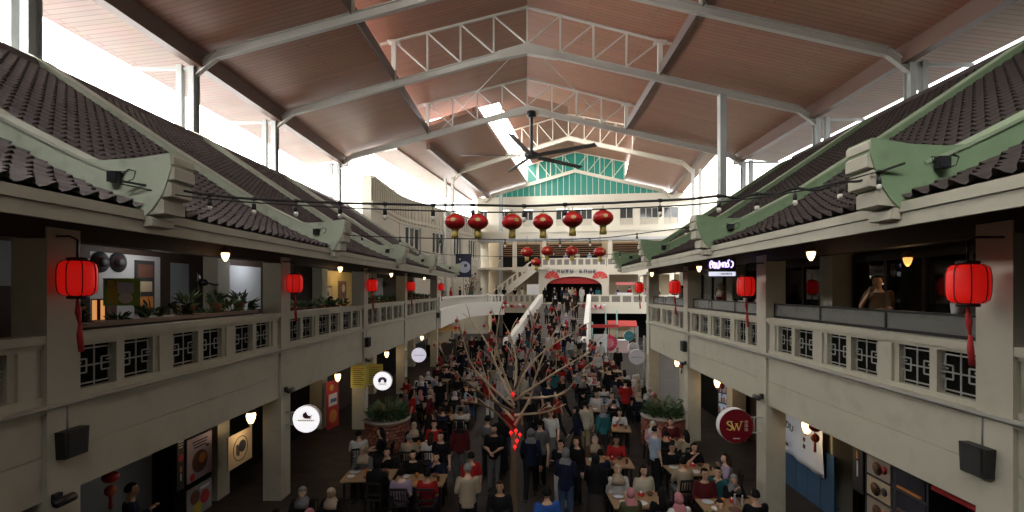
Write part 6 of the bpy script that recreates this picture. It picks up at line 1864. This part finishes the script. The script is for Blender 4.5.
# ---------------------------------------------------------------- far court: stalls, panels and decorations
def stall(x, y, rz, awn, label, w=2.4):
    t = thing('market_stall', label, 'stall', (x, y, 0), rz)
    MB().box(-w / 2, w / 2, -.4, .4, 0, .9).build('counter', DWOOD, t)
    MB().prism([(-.9, 1.95), (.5, 2.35), (.5, 2.42), (-.9, 2.02)], lambda a, b, d: (d, a, b), -w / 2 - .1, w / 2 + .1).build('awning', awn, t)
    for a in (-w / 2, w / 2):
        for b in (-.75, .45): MB().tube([(a, b, 0), (a, b, 2.0 if b < 0 else 2.33)], .03, 6).build('post', STEEL, t)
    MB().box(-w / 2 + .1, w / 2 - .1, .3, .36, .9, 1.9).build('back_board', BEIGEP, t)
    for k in range(4): MB().lathe([(.08, 0), (.14, .10), (.12, .12)], (-w / 2 + .4 + k * (w - .8) / 3, -.15, .9), 10).build('tray', [ORANGEP, YEL, REDP, WHITEP2][k], t)
stall(-6.9, 38.5, .9, mat('orange_awning', (.55, .30, .08), .7, .1), 'stall with an orange awning under the curved walkway, nearer')
stall(-7.3, 41.6, .8, mat('pale_awning', (.55, .5, .42), .7, .1), 'stall with a pale awning under the curved walkway, farther')
stall(8.6, 43.5, -.15, mat('red_awning', (.45, .05, .04), .7, .1), 'stall with a red awning under the terrace right of the stairs')
stall(12.0, 43.0, -.15, mat('teal_awning', (.05, .25, .28), .7, .1), 'stall with a teal awning under the terrace, behind the round signs')
struct(bbox(MB(), -9.5, 16, TD + 3.5, TD + 3.7, 0, FL1 - .3).build('wall_back', DARKBACK))
t = thing('paper_rosette', 'large pink and red pleated rosette on a stand near the stairs', 'decoration', px(609, 343, 36.5) * 1)
vs = []; fs = []
for layer, (r0, r1, dy) in enumerate(((.1, .62, 0), (.05, .36, -.1))):
    mb = MB(); vs = []; n = 28
    for k in range(n):
        a = 2 * math.pi * k / n
        for r, q in ((r0, 0), (r1, .07 if k % 2 else -.07)):
            for h in (-.006, .006): vs.append((r * math.cos(a), dy + q + h, r * math.sin(a)))
    fs = []
    for k in range(n):
        a = k * 4; b = ((k + 1) % n) * 4
        fs += [(a, a + 2, b + 2, b), (a + 1, b + 1, b + 3, a + 3), (a + 2, a + 3, b + 3, b + 2), (a, b, b + 1, a + 1)]
    mb.add(vs, fs).build('pleated_ring', [mat('rose_paper', (.6, .06, .12), .6, .1), mat('pink_paper', (.75, .3, .36), .6, .1)][layer], t)
MB().tube([(0, .02, 0), (0, .02, -t.location.z)], .03, 6).build('stand', STEEL, t)
def panel(x, y, w, h, z0, m, label, name='display_panel', rz=0.0):
    t = thing(name, label, 'panel', (x, y, 0), rz)
    MB().box(-w / 2, w / 2, -.02, .02, z0, z0 + h).build('board', m, t)
    MB().box(-w / 2 - .03, w / 2 + .03, -.03, -.021, z0 - .03, z0).build('frame', STEEL, t)
    for q in (-w / 2 + .05, w / 2 - .05): MB().tube([(q, .03, 0), (q, .03, z0 + h * .5)], .02, 6).build('leg', STEEL, t)
    return t
panel(5.45, 35.6, 1.0, 1.35, .6, WHITEP2, 'plain white display panel right of the main stairs')
panel(4.35, 37.6, .62, .95, 1.6, BLACK, 'black screen on legs before the right stair parapet')
t = thing('entrance_frame', 'red crossbar frame with pale teal posts right of the stairs', 'frame', (6.3, 39.0, 0))
for q in (-1.0, .1, 1.0): MB().tube([(q, 0, 0), (q, 0, 3.6 if q > -.5 else 2.6)], .06, 8).build('post', mat('pale_teal_paint', (.25, .45, .42), .5, .1), t)
MB().box(-1.1, 1.1, -.06, .06, 2.15, 2.42).build('crossbar', REDP, t)
t = thing('booth', 'pale counter booth under the right terrace beside the pink pair', 'booth', (7.6, 40.2, 0))
MB().box(-.8, .8, -.4, .4, 0, 1.0).build('counter', mat('pale_rose_board', (.5, .38, .36), .6, .1), t); MB().box(-.85, .85, -.45, .45, 1.0, 1.06).build('worktop', WHITEP2, t)
p = bp(pb(533, 287, -3.4)[0], -3.4, FL1)
panel(p.x, p.y, 1.35, 1.2, .85, WHITEP2, 'white board on the terrace left of the arched entrance', 'display_panel', BROT).location = p
t = thing('snack_cart', 'white cart with a pink canopy on the terrace right of the arch', 'cart', bp(pb(625, 290, -3)[0], -3, FL1), BROT)
MB().box(-.8, .8, -.4, .4, .3, 1.15).build('cart_body', WHITEP2, t); MB().box(-.95, .95, -.5, .5, 2.0, 2.25).build('canopy', mat('pink_canopy', (.6, .15, .16), .6, .1), t)
for a in (-.75, .75):
    MB().tube([(a, 0, 1.1), (a, 0, 2.02)], .025, 6).build('post', STEEL, t); MB().lathe([(.3, -.04), (.3, .04)], (a * .8, -.43, .3), 16, 0, True, 'y').build('wheel', BLACK, t)
# red garlands on the terrace rails
for i, (xa, xb, y0, d, lab) in enumerate(((488, 520, 306, TD - .12, 'red flower garland hanging on the terrace rail left of the stairs'), (590, 604, 307, TD - .15, 'red flower garland on the terrace rail right of the stairs'))):
    s0, z = pb(xa, y0, d); s1, _ = pb(xb, y0, d)
    t = thing('garland', lab, 'garland', tuple(bp((s0 + s1) / 2, d, z)), BROT)
    L = (s1 - s0) / 2
    MB().tube([(-L + 2 * L * k / 12, 0, .12 * math.cos(k * 1.57)) for k in range(13)], .05, 6).build('cord', RED, t)
    for k in range(9): MB().ball((-L + 2 * L * k / 8, -.06, .12 * math.cos(k * 2.35)), .17, 8, 6, 0, 1, .5, 1).build('flower', [RED, mat('pink_paper', (.75, .3, .36)), WHITEP2][k % 3], t)
# dark banner with a pale moon over the end of the left gallery
t = thing('moon_banner', 'dark blue banner with a pale disc beyond the end of the left gallery', 'banner', px(463.5, 265.5, 46.0))
MB().box(-.75, .75, 0, .03, -1.12, 1.12).build('cloth', mat('night_blue_print', (.012, .02, .05), .6, .3, 3), t)
MB().lathe([(.56, -.01), (.56, 0)], (.1, 0, -.15), 28, 0, False, 'y').build('pale_disc', mat('moon_print', (.42, .46, .55), .6, .4, 3), t)
MB().ball((.2, -.02, .0), .16, 10, 6, 0, 1, .1, 1).build('dark_figure', mat('night_green_print', (.03, .08, .08)), t)
MB().tube([(0, .08, 1.1), (0, .08, -t.location.z + FL1)], .05, 8).build('pole', STEEL, t)
# leafless shrub in a pot on the curved walkway
t = thing('dry_shrub', 'dry twiggy shrub with red flowers on the curved walkway', 'plant', (-5.75, 49.3, FL1))
MB().lathe([(.25, 0), (.35, .5), (.38, .55), (.3, .5)], (0, 0, 0), 14).build('pot', BROWNP, t)
rs = random.Random(8); mb = MB(); fl = MB()
for k in range(40):
    a = rs.uniform(0, 6.28); p = Vector((0, 0, .5)); e = Vector((.8 * math.cos(a) * rs.random(), .8 * math.sin(a) * rs.random(), rs.uniform(1.4, 3.2)))
    mb.tube([p, (p + e) / 2 + Vector((rs.uniform(-.2, .2), rs.uniform(-.2, .2), 0)), e], [.03, .02, .01], 5); fl.ball(tuple(e), .07, 6, 4)
mb.build('twigs', BARK, t); fl.build('flower_heads', mat('dull_red_flower', (.25, .03, .04)), t)

# small red charms hanging in the arcades
def charm(c, label):
    t = thing('hanging_charm', label, 'charm', c)
    MB().ball((0, 0, 0), .13, 14, 8, 0, 1, 1, .75).build('upper_lantern', REDD, t); MB().ball((0, 0, -.24), .09, 12, 8, 0, 1, 1, 1.1).build('lower_lantern', mat('orange_red_silk', (.5, .08, .02), .5, .1), t)
    MB().tube([(0, 0, .08), (0, 0, 3.5 - c[2])], .006, 5).build('cord', CABLE, t); MB().tube([(0, 0, -.3), (0, 0, -.55)], [.02, .03], 8).build('tassel', RED, t)
charm((-7.2, 8.3, 2.05), 'red double lantern charm hanging before the blue-grey wall, bottom left')
charm((6.45, 10.75, 2.2), 'red double lantern charm beside the nearest amber lantern, right arcade')
charm((6.5, 16.0, 2.3), 'red double lantern charm beside the second amber lantern, right arcade')
charm((6.5, 20.2, 2.3), 'red double lantern charm beside the third amber lantern, right arcade')
